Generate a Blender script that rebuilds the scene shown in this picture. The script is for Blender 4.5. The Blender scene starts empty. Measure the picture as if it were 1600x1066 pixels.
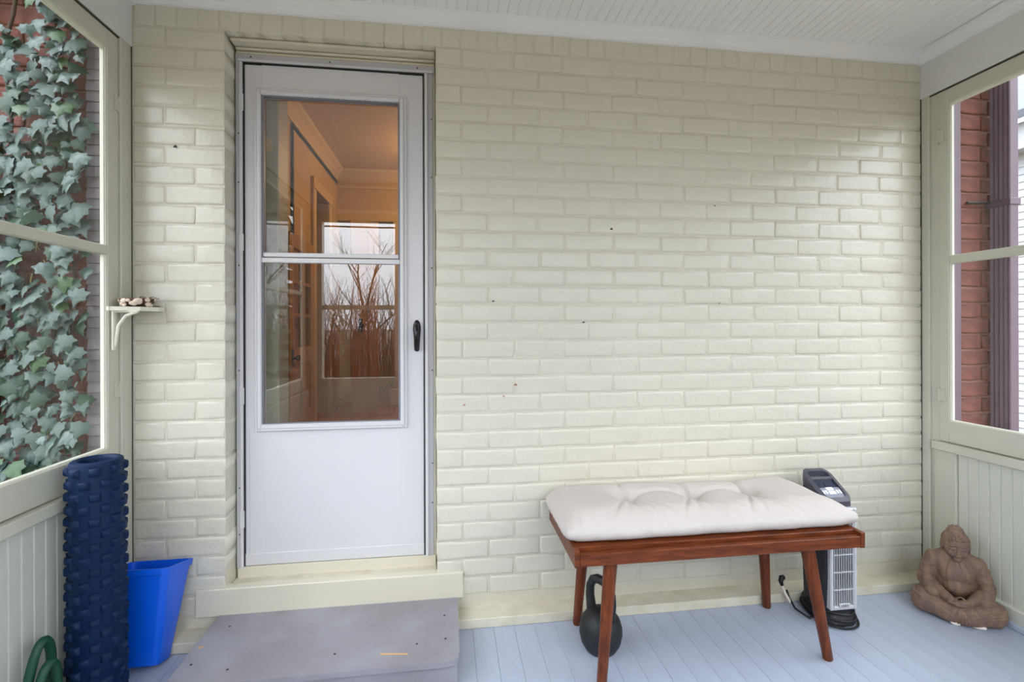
import bpy, bmesh, math, random
from mathutils import Matrix, Vector, noise as mnoise
random.seed(7)
S = bpy.context.scene
C = S.collection
R = math.radians

# ------------------------------------------------------------------ camera, world, exposure
cam = bpy.data.cameras.new('camera')
cam.sensor_width = 36.0
cam.lens = 746.88 / 1600 * 36
cam.shift_y = -(533 - 510.7) / 1600
cam.clip_start = 0.02
co = bpy.data.objects.new('camera', cam)
C.objects.link(co)
yaw, roll = 0.131425, -0.00298
f = Vector((math.sin(yaw), math.cos(yaw), 0)); r = Vector((math.cos(yaw), -math.sin(yaw), 0)); u = Vector((0, 0, 1))
r2 = math.cos(roll) * r + math.sin(roll) * u
u2 = -math.sin(roll) * r + math.cos(roll) * u
co.matrix_world = Matrix(((r2.x, u2.x, -f.x, 0.0), (r2.y, u2.y, -f.y, -2.0), (r2.z, u2.z, -f.z, 1.206), (0, 0, 0, 1)))
S.camera = co

w = bpy.data.worlds.new('overcast_sky'); S.world = w
w.use_nodes = True
bg = w.node_tree.nodes['Background']
_n, _l = w.node_tree.nodes, w.node_tree.links          # overcast sky: brighter overhead than at the horizon
_tc = _n.new('ShaderNodeTexCoord'); _sp = _n.new('ShaderNodeSeparateXYZ'); _mr = _n.new('ShaderNodeMapRange')
_mr.inputs['From Min'].default_value = 0.0; _mr.inputs['From Max'].default_value = 1.0
_mr.inputs['To Min'].default_value = 2.3; _mr.inputs['To Max'].default_value = 6.9
_l.new(_tc.outputs['Generated'], _sp.inputs[0]); _l.new(_sp.outputs['Z'], _mr.inputs['Value']); _l.new(_mr.outputs['Result'], bg.inputs['Strength'])
bg.inputs['Color'].default_value = (0.88, 0.945, 1.03, 1)
S.view_settings.view_transform = 'Standard'
S.view_settings.look = 'None'
S.view_settings.gamma = 1.0
S.view_settings.use_curve_mapping = False
S.view_settings.exposure = 0.40

# ------------------------------------------------------------------ materials
def lin(c):
    return tuple(((v / 255) / 12.92 if v / 255 <= 0.04045 else ((v / 255 + 0.055) / 1.055) ** 2.4) for v in c)

def mat(name, rgb, rough=0.5, bump=0.0, bscale=40.0, var=0.0, vscale=6.0, rgb2=None, metal=0.0, stretch=None, spec=0.5,
        emit=None, coat=0.0, detail=4.0):
    m = bpy.data.materials.new(name); m.use_nodes = True
    nt = m.node_tree; N = nt.nodes; L = nt.links
    b = N['Principled BSDF']
    c = lin(rgb)
    b.inputs['Base Color'].default_value = (*c, 1)
    b.inputs['Roughness'].default_value = rough
    b.inputs['Metallic'].default_value = metal
    b.inputs['Specular IOR Level'].default_value = spec
    b.inputs['Coat Weight'].default_value = coat
    tc = N.new('ShaderNodeTexCoord'); mp = N.new('ShaderNodeMapping')
    L.new(tc.outputs['Object'], mp.inputs['Vector'])
    if stretch: mp.inputs['Scale'].default_value = stretch
    if var or rgb2:
        n = N.new('ShaderNodeTexNoise'); n.inputs['Scale'].default_value = vscale; n.inputs['Detail'].default_value = 6
        L.new(mp.outputs['Vector'], n.inputs['Vector'])
        rp = N.new('ShaderNodeValToRGB')
        d = lin(rgb2) if rgb2 else tuple(v * (1 - var) for v in c)
        rp.color_ramp.elements[0].position = 0.38; rp.color_ramp.elements[1].position = 0.66
        rp.color_ramp.elements[0].color = (*d, 1); rp.color_ramp.elements[1].color = (*c, 1)
        L.new(n.outputs['Fac'], rp.inputs['Fac']); L.new(rp.outputs['Color'], b.inputs['Base Color'])
    if bump:
        n2 = N.new('ShaderNodeTexNoise'); n2.inputs['Scale'].default_value = bscale; n2.inputs['Detail'].default_value = detail
        L.new(mp.outputs['Vector'], n2.inputs['Vector'])
        bp = N.new('ShaderNodeBump'); bp.inputs['Strength'].default_value = bump; bp.inputs['Distance'].default_value = 0.01
        L.new(n2.outputs['Fac'], bp.inputs['Height']); L.new(bp.outputs['Normal'], b.inputs['Normal'])
    if emit:
        b.inputs['Emission Color'].default_value = (*lin(emit[0]), 1); b.inputs['Emission Strength'].default_value = emit[1]
    return m

def thin_glass(name, base, tint=(1, 1, 1), rough=0.0):
    m = bpy.data.materials.new(name); m.use_nodes = True
    nt = m.node_tree; N = nt.nodes; L = nt.links
    N.remove(N['Principled BSDF'])
    out = N['Material Output']
    t = N.new('ShaderNodeBsdfTransparent'); t.inputs['Color'].default_value = (*tint, 1)
    g = N.new('ShaderNodeBsdfGlossy'); g.inputs['Roughness'].default_value = rough; g.inputs['Color'].default_value = (1, 1, 1, 1)
    fr = N.new('ShaderNodeLayerWeight'); fr.inputs['Blend'].default_value = 0.5      # symmetric on both faces
    pw = N.new('ShaderNodeMath'); pw.operation = 'POWER'; pw.inputs[1].default_value = 5.0
    ad = N.new('ShaderNodeMath'); ad.operation = 'MULTIPLY_ADD'; ad.inputs[1].default_value = 1 - base; ad.inputs[2].default_value = base; ad.use_clamp = True
    mx = N.new('ShaderNodeMixShader')
    L.new(fr.outputs['Facing'], pw.inputs[0]); L.new(pw.outputs[0], ad.inputs[0]); L.new(ad.outputs[0], mx.inputs['Fac'])
    L.new(t.outputs[0], mx.inputs[1]); L.new(g.outputs[0], mx.inputs[2]); L.new(mx.outputs[0], out.inputs['Surface'])
    return m

M = {}
M['brick'] = mat('painted_brick', (218, 212, 196), 0.25, 0.28, 26, 0.04, 9, spec=0.55, detail=5)
M['mortar'] = mat('painted_mortar', (213, 206, 189), 0.38, 0.5, 45, 0.05, 12)
M['cream'] = mat('cream_wood_paint', (223, 215, 196), 0.36, 0.10, 20, 0.04, 5)
M['curb'] = mat('worn_cream_paint', (222, 215, 196), 0.45, 0.15, 30, rgb2=(210, 201, 180), vscale=14)
M['sash'] = mat('sash_paint', (203, 201, 185), 0.33, 0.08, 24, 0.05, 5)
M['stop'] = mat('stop_paint', (226, 224, 207), 0.3, 0.05, 24)
M['bead'] = mat('beadboard_paint', (206, 206, 194), 0.4, 0.10, 20, 0.05, 6)
M['ceil'] = mat('ceiling_paint', (244, 243, 244), 0.45, 0.08, 24, 0.03, 6)
M['crown'] = mat('white_trim_paint', (240, 239, 241), 0.38, 0.06, 24, 0.03, 6)
M['header'] = mat('header_paint', (224, 223, 220), 0.42, 0.10, 16, 0.05, 5)
M['gap'] = mat('dark_hole', (52, 47, 40), 0.8)  # flat dark marks drawn for small holes in the wall
M['gapshade'] = mat('gap_shade_colour', (74, 70, 56), 0.7)  # dark colour painted for the shade inside narrow gaps
M['floor'] = mat('grey_blue_floor_paint', (180, 188, 206), 0.34, 0.08, 30, rgb2=(174, 181, 200), vscale=4, stretch=(3, 1, 1))
M['floorgap'] = mat('floor_gap', (138, 143, 158), 0.8)
M['step'] = mat('step_paint', (157, 155, 164), 0.42, 0.12, 36, rgb2=(141, 137, 143), vscale=5)
M['stepwood'] = mat('bare_wood', (214, 168, 118), 0.6)
M['alu'] = mat('white_aluminium', (218, 215, 217), 0.30, 0.02, 60)
M['alugrey'] = mat('aluminium_frame', (190, 188, 194), 0.32)
M['black'] = mat('black_enamel', (14, 14, 17), 0.22)
M['rubber'] = mat('dark_gasket', (34, 34, 38), 0.6)
M['gasket'] = mat('grey_gasket', (128, 128, 136), 0.6)
M['screw'] = mat('screw_head', (70, 66, 64), 0.45, metal=0.6)
M['glass'] = thin_glass('storm_glass', 0.115, (0.965, 0.965, 0.96))
M['pane'] = thin_glass('window_glass', 0.022, (0.97, 0.975, 0.97))
M['walnut'] = mat('walnut_wood', (122, 60, 29), 0.38, 0.05, 60, rgb2=(86, 39, 18), vscale=9, spec=0.3, stretch=(1.2, 10, 10))
M['walnutleg'] = mat('walnut_leg', (122, 60, 29), 0.38, 0.05, 60, rgb2=(86, 39, 18), vscale=9, spec=0.3, stretch=(10, 10, 1.2))
M['cushion'] = mat('cushion_cotton', (202, 192, 187), 0.85, 0.12, 420, 0.02, 8)
M['navy'] = mat('navy_foam', (10, 36, 72), 0.55, 0.10, 160, 0.12, 14, spec=0.22)
M['blue'] = mat('blue_plastic', (0, 92, 224), 0.36, 0.03, 60)
M['green'] = mat('green_rubber', (20, 74, 52), 0.5)
M['iron'] = mat('black_iron', (24, 25, 28), 0.55, 0.12, 160)
M['hgrey'] = mat('heater_plastic', (66, 65, 76), 0.42, 0.03, 200)
M['hdark'] = mat('heater_dark', (40, 39, 45), 0.5)
M['hsilver'] = mat('heater_silver', (206, 205, 208), 0.35, metal=0.15)
M['hblack'] = mat('heater_black', (10, 10, 12), 0.5)
M['hbutton'] = mat('heater_buttons', (232, 232, 236), 0.35)
M['hscreen'] = mat('heater_display', (48, 56, 74), 0.08)
M['hlabel'] = mat('heater_panel', (128, 130, 146), 0.4)
M['statue'] = mat('carved_brown_wood', (140, 108, 90), 0.58, 0.14, 40, rgb2=(112, 90, 79), vscale=9, stretch=(4, 4, 1.4))
M['chip'] = mat('bare_plaster', (236, 224, 214), 0.8)
M['redbrick'] = mat('red_brick', (142, 86, 72), 0.8, 0.35, 70, rgb2=(108, 62, 54), vscale=10)
M['redmortar'] = mat('brown_mortar', (156, 116, 100), 0.9, 0.4, 60)
M['purple'] = mat('purple_brown_paint', (112, 92, 104), 0.45, 0.05, 30, 0.08, 10)
M['slat'] = mat('weathered_lilac_paint', (150, 140, 146), 0.6, 0.3, 30, 0.14, 20)
M['siding'] = mat('white_siding', (168, 170, 176), 0.5)
M['slate'] = mat('roof_slate', (84, 87, 96), 0.7, 0.3, 20, 0.3, 8)
M['leaf'] = mat('ivy_leaf', (92, 112, 104), 0.34, 0.25, 60, rgb2=(52, 76, 68), vscale=30)
M['leaf2'] = mat('ivy_leaf_dark', (46, 78, 52), 0.36, 0.25, 60, rgb2=(30, 58, 40), vscale=30)
M['leaf3'] = mat('ivy_leaf_fresh', (66, 100, 50), 0.4, 0.2, 60, rgb2=(46, 80, 40), vscale=30)
M['chipred'] = mat('exposed_brick_dust', (172, 122, 112), 0.8)
M['vine'] = mat('ivy_stem', (84, 66, 52), 0.8, 0.3, 60)
M['vine2'] = mat('ivy_stem_green', (150, 146, 92), 0.7)
M['bark'] = mat('bark', (62, 50, 44), 0.9, 0.4, 20)
M['ground'] = mat('leaf_litter_ground', (118, 98, 82), 0.95, 0.5, 3, rgb2=(92, 92, 66), vscale=0.6)
M['hillm'] = mat('brush_hillside', (112, 88, 78), 0.95, 0.6, 2, rgb2=(74, 58, 54), vscale=0.9)
M['wire'] = mat('cable_black', (16, 16, 18), 0.6)
M['hwall'] = mat('hall_wall_paint', (200, 170, 112), 0.6, 0.05, 20)
M['hceil'] = mat('hall_ceiling_paint', (208, 176, 118), 0.7)
M['htrim'] = mat('hall_trim_paint', (214, 188, 136), 0.42)
M['hwhite'] = mat('hall_baseboard_paint', (224, 208, 186), 0.45)
M['hdoor'] = mat('hall_door_paint', (184, 148, 94), 0.4)
M['jamb'] = mat('jamb_paint', (176, 172, 152), 0.45, 0.05, 20)
M['parquet'] = mat('oak_floor', (196, 104, 46), 0.25, 0.04, 30, rgb2=(150, 74, 32), vscale=5, stretch=(10, 1, 1))
M['bronze'] = mat('old_bronze', (40, 30, 24), 0.35, metal=0.7)
M['lamp'] = mat('lamp_glass', (255, 226, 180), 0.5, emit=((255, 206, 140), 4.0))
M['shell'] = mat('pale_shell', (222, 202, 184), 0.6, 0.2, 60)
M['coco'] = mat('brown_bark_shell', (94, 54, 36), 0.55, 0.5, 70, rgb2=(58, 34, 26), vscale=30)
M['twig'] = mat('dry_twig', (122, 92, 76), 0.8, 0.3, 60)

# ------------------------------------------------------------------ builders
def WM(o):
    m = o.matrix_parent_inverse @ o.matrix_basis if o.parent else o.matrix_basis
    return WM(o.parent) @ m if o.parent else m.copy()

def link(o, parent=None):
    C.objects.link(o)
    if parent is not None:
        o.parent = parent
        o.matrix_parent_inverse = WM(parent).inverted()
    return o

def tag(o, label=None, cat=None, group=None, kind=None):
    if label: o['label'] = label
    if cat: o['category'] = cat
    if group: o['group'] = group
    if kind: o['kind'] = kind
    return o

def empty(name, loc, label=None, cat=None, group=None, kind=None, parent=None):
    o = bpy.data.objects.new(name, None)
    o.location = loc; o.empty_display_size = 0.1
    link(o, parent)
    return tag(o, label, cat, group, kind)

class MB:
    def __init__(s): s.v = []; s.f = []
    def add(s, vs, fs):
        n = len(s.v); s.v += [tuple(p) for p in vs]; s.f += [tuple(i + n for i in q) for q in fs]; return s
    def box(s, x0, x1, y0, y1, z0, z1, c=0.0):
        if c <= 0:
            vs = [(x, y, z) for z in (z0, z1) for y in (y0, y1) for x in (x0, x1)]
            return s.add(vs, [(0, 2, 3, 1), (4, 5, 7, 6), (0, 1, 5, 4), (2, 6, 7, 3), (0, 4, 6, 2), (1, 3, 7, 5)])
        b = bmesh.new()
        bmesh.ops.create_cube(b, size=1, matrix=Matrix.Translation(((x0+x1)/2, (y0+y1)/2, (z0+z1)/2)) @ Matrix.Diagonal((x1-x0, y1-y0, z1-z0, 1)))
        c = min(c, 0.45*min(x1-x0, y1-y0, z1-z0))
        bmesh.ops.bevel(b, geom=b.edges[:], offset=c, segments=1, affect='EDGES', profile=0.5)
        return s.bm(b)
    def bm(s, b, mtx=None):
        if mtx is not None: bmesh.ops.transform(b, matrix=mtx, verts=b.verts)
        b.verts.index_update()
        s.add([v.co[:] for v in b.verts], [[v.index for v in q.verts] for q in b.faces]); b.free(); return s
    def tube(s, pts, rad, n=8, caps=True, closed=False):
        pts = [Vector(p) for p in pts]; k = len(pts)
        rads = rad if isinstance(rad, (list, tuple)) else [rad] * k
        vs = []; up = None
        for i, p in enumerate(pts):
            if closed: t = pts[(i+1) % k] - pts[i-1]
            else: t = pts[min(i+1, k-1)] - pts[max(i-1, 0)]
            t.normalize()
            if up is None:
                up = Vector((0, 0, 1)) if abs(t.z) < 0.9 else Vector((1, 0, 0))
            a = t.cross(up)
            if a.length < 1e-5: a = t.orthogonal()
            a.normalize(); bb = a.cross(t).normalized(); up = bb
            for j in range(n):
                q = 2 * math.pi * j / n
                vs.append(p + (a * math.cos(q) + bb * math.sin(q)) * rads[i])
        fs = []
        for i in range(k if closed else k - 1):
            i2 = (i + 1) % k
            for j in range(n):
                fs.append((i*n + j, i*n + (j+1) % n, i2*n + (j+1) % n, i2*n + j))
        if caps and not closed:
            fs.append(tuple(range(n-1, -1, -1))); fs.append(tuple((k-1)*n + j for j in range(n)))
        return s.add(vs, fs)
    def lathe(s, prof, n=32, c=(0, 0, 0), caps=True):
        vs = []; fs = []
        for (rr, z) in prof:
            for j in range(n):
                q = 2 * math.pi * j / n
                vs.append((c[0] + rr*math.cos(q), c[1] + rr*math.sin(q), c[2] + z))
        k = len(prof)
        for i in range(k-1):
            for j in range(n):
                fs.append((i*n + j, i*n + (j+1) % n, (i+1)*n + (j+1) % n, (i+1)*n + j))
        if caps:
            fs.append(tuple(range(n-1, -1, -1))); fs.append(tuple((k-1)*n + j for j in range(n)))
        return s.add(vs, fs)
    def prism(s, poly, axis, a0, a1):
        n = len(poly); vs = []
        for a in (a0, a1):
            for (p, q) in poly:
                vs.append({'x': (a, p, q), 'y': (p, a, q), 'z': (p, q, a)}[axis])
        fs = [tuple(range(n)), tuple(range(2*n-1, n-1, -1))] + [(i, i+n, (i+1) % n + n, (i+1) % n) for i in range(n)]
        return s.add(vs, fs)
    def ell(s, c, rad, sub=2, mtx=None):
        b = bmesh.new(); bmesh.ops.create_icosphere(b, subdivisions=sub, radius=1)
        m = Matrix.Translation(c) @ (mtx or Matrix.Identity(4)) @ Matrix.Diagonal((*rad, 1))
        return s.bm(b, m)
    def mesh(s, name, smooth=False, mats=()):
        me = bpy.data.meshes.new(name); me.from_pydata(s.v, [], s.f)
        b = bmesh.new(); b.from_mesh(me); bmesh.ops.recalc_face_normals(b, faces=b.faces); b.to_mesh(me); b.free()
        if smooth: me.polygons.foreach_set('use_smooth', [True] * len(me.polygons))
        for m in mats: me.materials.append(m)
        me.update(); return me
    def build(s, name, m, parent=None, smooth=False, **kw):
        o = bpy.data.objects.new(name, s.mesh(name, smooth, [m]))
        link(o, parent)
        if smooth and smooth != 'all':
            try:
                md = o.modifiers.new('sharp', 'EDGE_SPLIT'); md.split_angle = R(smooth if smooth is not True else 40)
            except Exception: pass
        return tag(o, **kw)

def box(name, b, m, parent=None, c=0.002, **kw):
    return MB().box(*b, c).build(name, m, parent, **kw)

def inst(name, me, parent, loc, scale=(1, 1, 1), rot=(0, 0, 0)):
    o = bpy.data.objects.new(name, me)
    o.location = loc; o.scale = scale; o.rotation_euler = rot
    return link(o, parent)

def join_inst(name, items, m, parent, smooth=True, **kw):      # items: (mesh, matrix)
    mb = MB()
    for me, mx in items:
        mb.add([mx @ v.co for v in me.vertices], [tuple(p.vertices) for p in me.polygons])
    return mb.build(name, m, parent, 'all' if smooth else False, **kw)

# ------------------------------------------------------------------ bricks
def brick_mesh(name, w, h, d, seed, m, ch=0.0028, jit=0.0022):
    rn = random.Random(seed)
    j = lambda: rn.uniform(-jit, jit)
    base = [(-.5, -.5), (0, -.5), (.5, -.5), (.5, .5), (0, .5), (-.5, .5)]
    out = [(p*w + j(), q*h + j()*0.8) for p, q in base]
    def shrink(k): return [(x - math.copysign(k, x) if abs(x) > .01*w else x, z - math.copysign(k, z)) for x, z in out]
    i1 = shrink(ch); i2 = shrink(ch + 0.008)
    vs = [(x, d, z) for x, z in out] + [(x, ch, z) for x, z in out] + [(x, 0.0006, z) for x, z in i1] + [(x, 0 + j()*0.25, z) for x, z in i2]
    fs = []
    for rg in range(3):
        for i in range(6):
            a = rg*6 + i; b = rg*6 + (i+1) % 6
            fs.append((a, b, b+6, a+6))
    fs.append((18, 19, 22, 23)); fs.append((19, 20, 21, 22))
    me = MB().add(vs, fs).mesh(name, True, [m])
    return me

Z0, CP = 2.366, 0.0760       # underside of the rowlock course, course pitch
PX = 0.2175
OL, OR_, OT = -0.865, -0.054, 2.366
XL, XR = -1.200, 2.232

full = [brick_mesh('brick_full', PX - 0.009, CP - 0.0075, 0.020, s, M['brick']) for s in range(10)]
deep = [brick_mesh('brick_deep', PX - 0.009, CP - 0.0075, 0.112, s + 50, M['brick']) for s in range(6)]
rowl = [brick_mesh('brick_rowlock', 0.072, 0.098, 0.055, s + 90, M['brick']) for s in range(5)]

wall_back = MB()
def slab(x0, x1, z0, z1): wall_back.box(x0, x1, 0.0024, 0.118, z0, z1)
slab(XL - 0.03, OL - 0.003, -0.05, OT + 0.004)
slab(OR_ + 0.003, XR + 0.03, -0.05, OT + 0.004)
slab(OL - 0.003, OR_ + 0.003, -0.05, 0.09)
slab(XL - 0.03, XR + 0.03, OT + 0.004, 2.62)
wall_back = wall_back.build('wall_back', M['mortar'], label='cream painted brick wall of the house with recessed door opening', kind='structure')

bricks = []
def put_brick(x0, x1, zc, meshes, fullw=PX - 0.009, rn=random):
    wdt = x1 - x0 - rn.choice((.003, .005, .007, .009))
    if wdt < 0.02: return
    me = rn.choice(meshes)
    loc = ((x0 + x1)/2 + rn.uniform(-.001, .001), rn.uniform(-.0012, .0012), zc + rn.uniform(-.0012, .0012))
    sc = (wdt / fullw, 1, 1 + rn.uniform(-.015, .015)); rot = (rn.uniform(-.006, .006), rn.uniform(-.004, .004), rn.uniform(-.004, .004))
    bricks.append((wdt, me, loc, sc, rot))
course = 0; z = Z0
while z - CP > 0.02:
    zc = z - CP/2
    # right of the opening
    x = OR_
    first = PX/2 if course % 2 == 0 else PX
    x1 = x + first
    lowdeep = zc > 0.2
    put_brick(x, x1, zc, deep if lowdeep else full)
    x = x1
    while x < XR - 0.01:
        x1 = min(x + PX * random.uniform(.985, 1.015), XR + 0.004)
        if XR - x1 < 0.03: x1 = XR + 0.004
        put_brick(x, x1, zc, full); x = x1
    # left pier
    first = PX if course % 2 == 0 else PX/2
    put_brick(OL - first, OL, zc, deep)
    put_brick(XL + 0.002, OL - first, zc, full)
    if course >= 28 and zc < 0.17:
        put_brick(OL, OL + .4, zc, full)
    course += 1; z -= CP
x = XL + 0.004
while x < XR:
    x1 = min(x + 0.078 * random.uniform(.97, 1.03), XR + 0.004)
    me = random.choice(rowl)
    bricks.append((0.05, me, ((x + x1)/2, random.uniform(-.001, .001), OT + 0.052 + random.uniform(-.001, .001)), ((x1 - x - 0.006)/0.072, 1, 1), (0, random.uniform(-.006, .006), 0)))
    x = x1
vis = sorted(bricks, key=lambda b: -b[0])
for (wd, me, loc, sc, rot) in vis[:300]:
    inst('brick', me, wall_back, loc, sc, rot)
rest = []
for (wd, me, loc, sc, rot) in vis[300:]:
    from mathutils import Euler
    rest.append((me, Matrix.Translation(loc) @ Euler(rot).to_matrix().to_4x4() @ Matrix.Diagonal((*sc, 1))))
join_inst('brick_remainder', rest, M['brick'], wall_back, kind='stuff')
# chipped paint flakes and holes
for (px_, pz, s_, m_) in ((0.279, 0.962, .008, 'chipred'), (0.228, 0.914, .006, 'chipred'), (0.062, 0.882, .007, 'chipred'), (0.185, 1.315, .006, 'gap'),
                          (0.575, 1.225, .005, 'gap'), (0.70, 1.63, .008, 'gap'), (-1.045, 1.907, .007, 'gap'), (1.18, 1.745, .004, 'gap'), (1.2, 1.31, .004, 'gap')):
    MB().prism([(px_ - s_, pz - s_*.5), (px_ + s_, pz - s_*.6), (px_ + s_*.2, pz + s_*.6)], 'y', -0.0028, 0.004).build('paint_chip', M[m_], wall_back)

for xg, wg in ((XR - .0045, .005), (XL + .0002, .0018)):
    box('corner_gap', (xg, xg + wg, -0.0016, 0.003, 0.04, 2.28), M['gapshade'], wall_back, 0)  # thin dark strip painted as the shaded crack at each corner

# ------------------------------------------------------------------ door opening: sill, curb, frame, storm door
sill = empty('trim_1', (-0.45, -0.01, 0.085), 'thick cream wooden door sill board above grey step', kind='structure')
box('sill_nosing', (-0.974, 0.057, -0.012, 0.03, 0.083, 0.190), M['cream'], sill, 0.003)
MB().prism([(0.0, 0.09), (0.125, 0.09), (0.125, 0.176), (0.0, 0.186)], 'x', OL + 0.001, OR_ - 0.001).build('sill_slope', M['curb'], sill)
box('sub_sill', (OL + 0.004, OR_ - 0.004, 0.088, 0.135, 0.170, 0.224), M['cream'], sill)
curb = empty('trim_2', (0.5, -0.045, 0.0), 'cream painted curb board along foot of brick wall', kind='structure')
box('curb_board', (XL, XR, -0.089, 0.006, 0.0, 0.038), M['curb'], curb, 0.0025)

fr = empty('trim_3', (-0.46, 0.12, 0.22), 'cream wooden door frame inside the brick opening', kind='structure')
box('jamb', (OL + 0.002, OL + 0.030, 0.094, 0.21, 0.215, 2.36), M['cream'], fr)
box('jamb', (OR_ - 0.030, OR_ - 0.002, 0.094, 0.21, 0.215, 2.36), M['cream'], fr)
box('head', (OL + 0.002, OR_ - 0.002, 0.098, 0.21, 2.318, 2.364), M['cream'], fr)
box('head_mould', (OL + 0.004, OR_ - 0.004, 0.085, 0.105, 2.327, 2.340), M['cream'], fr, 0.003)
box('head_mould', (OL + 0.004, OR_ - 0.004, 0.076, 0.105, 2.343, 2.352), M['cream'], fr, 0.003)
box('lintel_board', (OL + 0.002, OR_ - 0.002, 0.036, 0.115, 2.354, 2.3655), M['cream'], fr, 0.002)

door = empty('door_1', (-0.46, 0.1, 0.226), 'white aluminium storm door with tall glass and black handle', kind='structure')
box('frame_jamb', (-0.861, -0.838, 0.082, 0.11, 0.222, 2.326), M['alugrey'], door)
box('frame_jamb', (-0.101, -0.066, 0.086, 0.11, 0.222, 2.300), M['alugrey'], door)
box('frame_jamb_rib', (-0.101, -0.088, 0.079, 0.088, 0.222, 2.296), M['alu'], door)
box('frame_head', (-0.861, -0.058, 0.080, 0.11, 2.297, 2.327), M['alugrey'], door)
box('head_lip', (-0.850, -0.066, 0.076, 0.082, 2.296, 2.304), M['alu'], door, 0.001)
box('hinge_rail', (-0.846, -0.835, 0.078, 0.09, 0.222, 2.294), M['alu'], door, 0.002)
box('gasket', (-0.836, -0.830, 0.087, 0.12, 0.226, 2.296), M['rubber'], door, 0)
box('gasket', (-0.106, -0.1005, 0.086, 0.12, 0.226, 2.296), M['rubber'], door, 0)
box('gasket', (-0.835, -0.10, 0.088, 0.12, 2.291, 2.298), M['rubber'], door, 0)
for zz in (2.13, 1.555, 0.925, 0.42):
    box('hinge', (-0.8475, -0.832, 0.0765, 0.09, zz - 0.035, zz + 0.035), M['alu'], door, 0.002)
# leaf: stiles and rails around the glass, kick panel
gx0, gx1, gz0, gz1 = -0.758, -0.213, 0.808, 2.161
leaf = empty('leaf', (-0.46, 0.1, 0.226), parent=door)
YL = 0.092
box('stile', (-0.831, gx0 - .002, YL, YL + .032, 0.228, 2.290), M['alu'], leaf, 0.003)
box('stile', (gx1 + .002, -0.107, YL, YL + .032, 0.228, 2.290), M['alu'], leaf, 0.003)
box('rail', (gx0 - .004, gx1 + .004, YL, YL + .032, gz1 + .002, 2.290), M['alu'], leaf, 0.0)
box('kick_panel', (gx0 - .004, gx1 + .004, YL + .001, YL + .03, 0.228, gz0 - .002), M['alu'], leaf, 0.0)
box('door_sweep', (-0.831, -0.107, YL - .004, YL + .01, 0.227, 0.275), M['alu'], leaf, 0.002)
box('kick_seam', (-0.815, -0.8135, YL - .0006, YL + .01, 0.278, 0.79), M['alugrey'], leaf, 0)
def ring(name, x0, x1, z0, z1, wd, y0, y1, m, parent, c=.002):
    mb = MB()
    mb.box(x0, x0 + wd, y0, y1, z0, z1, c); mb.box(x1 - wd, x1, y0, y1, z0, z1, c)
    mb.box(x0 + wd, x1 - wd, y0, y1, z1 - wd, z1, c); mb.box(x0 + wd, x1 - wd, y0, y1, z0, z0 + wd, c)
    return mb.build(name, m, parent)
ring('glazing_bead', -0.792, -0.177, 0.776, 2.193, 0.012, YL - .009, YL + .01, M['alu'], leaf, .003)
ring('glazing_bead', -0.781, -0.188, 0.787, 2.182, 0.017, YL - .015, YL + .01, M['alu'], leaf, .004)
ring('glazing_gasket', gx0 - .007, gx1 + .007, gz0 - .006, gz1 + .006, 0.0075, YL - .004, YL + .012, M['gasket'], leaf, 0)
box('meeting_rail', (gx0 - .006, gx1 + .006, YL - .007, YL + .02, 1.474, 1.494), M['alu'], leaf, 0.003)
box('meeting_rail', (gx0 - .006, gx1 + .006, YL - .003, YL + .02, 1.498, 1.516), M['alu'], leaf, 0.003)
box('pane', (gx0 - .003, gx1 + .003, YL + .014, YL + .0142, 1.49, gz1 + .003), M['glass'], leaf, 0)
box('pane', (gx0 - .003, gx1 + .003, YL + .006, YL + .0062, gz0 - .003, 1.49), M['glass'], leaf, 0)
box('bottom_bead', (-0.772, -0.197, YL - .012, YL + .01, 0.778, 0.806), M['alu'], leaf, 0.003)
# black pull handle
hd = empty('handle', (-0.136, YL, 1.165), parent=door)
hb = MB()
prof = [(1.236, .004), (1.230, .010), (1.216, .0155), (1.196, .017), (1.170, .0145), (1.140, .012), (1.110, .0105), (1.104, .008), (1.101, .004)]
pts = [(-0.136, YL - .004, z_) for z_, r_ in prof]
n = 12; vs = []
for z_, r_ in prof:
    for j in range(n):
        q = 2*math.pi*j/n
        vs.append((-0.136 + r_*math.cos(q), YL - .003 + (0.55*r_)*math.sin(q), z_))
fs = [(i*n + j, i*n + (j+1) % n, (i+1)*n + (j+1) % n, (i+1)*n + j) for i in range(len(prof)-1) for j in range(n)]
hb.add(vs, fs).build('escutcheon', M['black'], hd, 'all')
MB().tube([(-0.136, YL - .002, 1.214), (-0.136, YL - .022, 1.212), (-0.136, YL - .034, 1.196), (-0.1365, YL - .036, 1.17), (-0.1375, YL - .030, 1.135), (-0.1385, YL - .024, 1.108)],
          [.008, .009, .0095, .0095, .009, .0075], 10).build('lever', M['black'], hd, 'all')
for (sx, sz, sy) in ((-.849, 2.0, .081), (-.849, 1.80, .081), (-.849, 1.46, .081), (-.849, 1.03, .081), (-.849, .55, .081), (-.849, .36, .081), (-.072, 2.1, .085), (-.072, 1.85, .085),
                     (-.072, 1.46, .085), (-.072, 1.02, .085), (-.072, .62, .085), (-.072, .45, .085), (-.80, 2.314, .079), (-.49, 2.314, .079), (-.13, 2.314, .079)):
    MB().ell((sx, sy, sz), (.0035, .0015, .0035), 1).build('screw', M['screw'], door)

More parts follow.
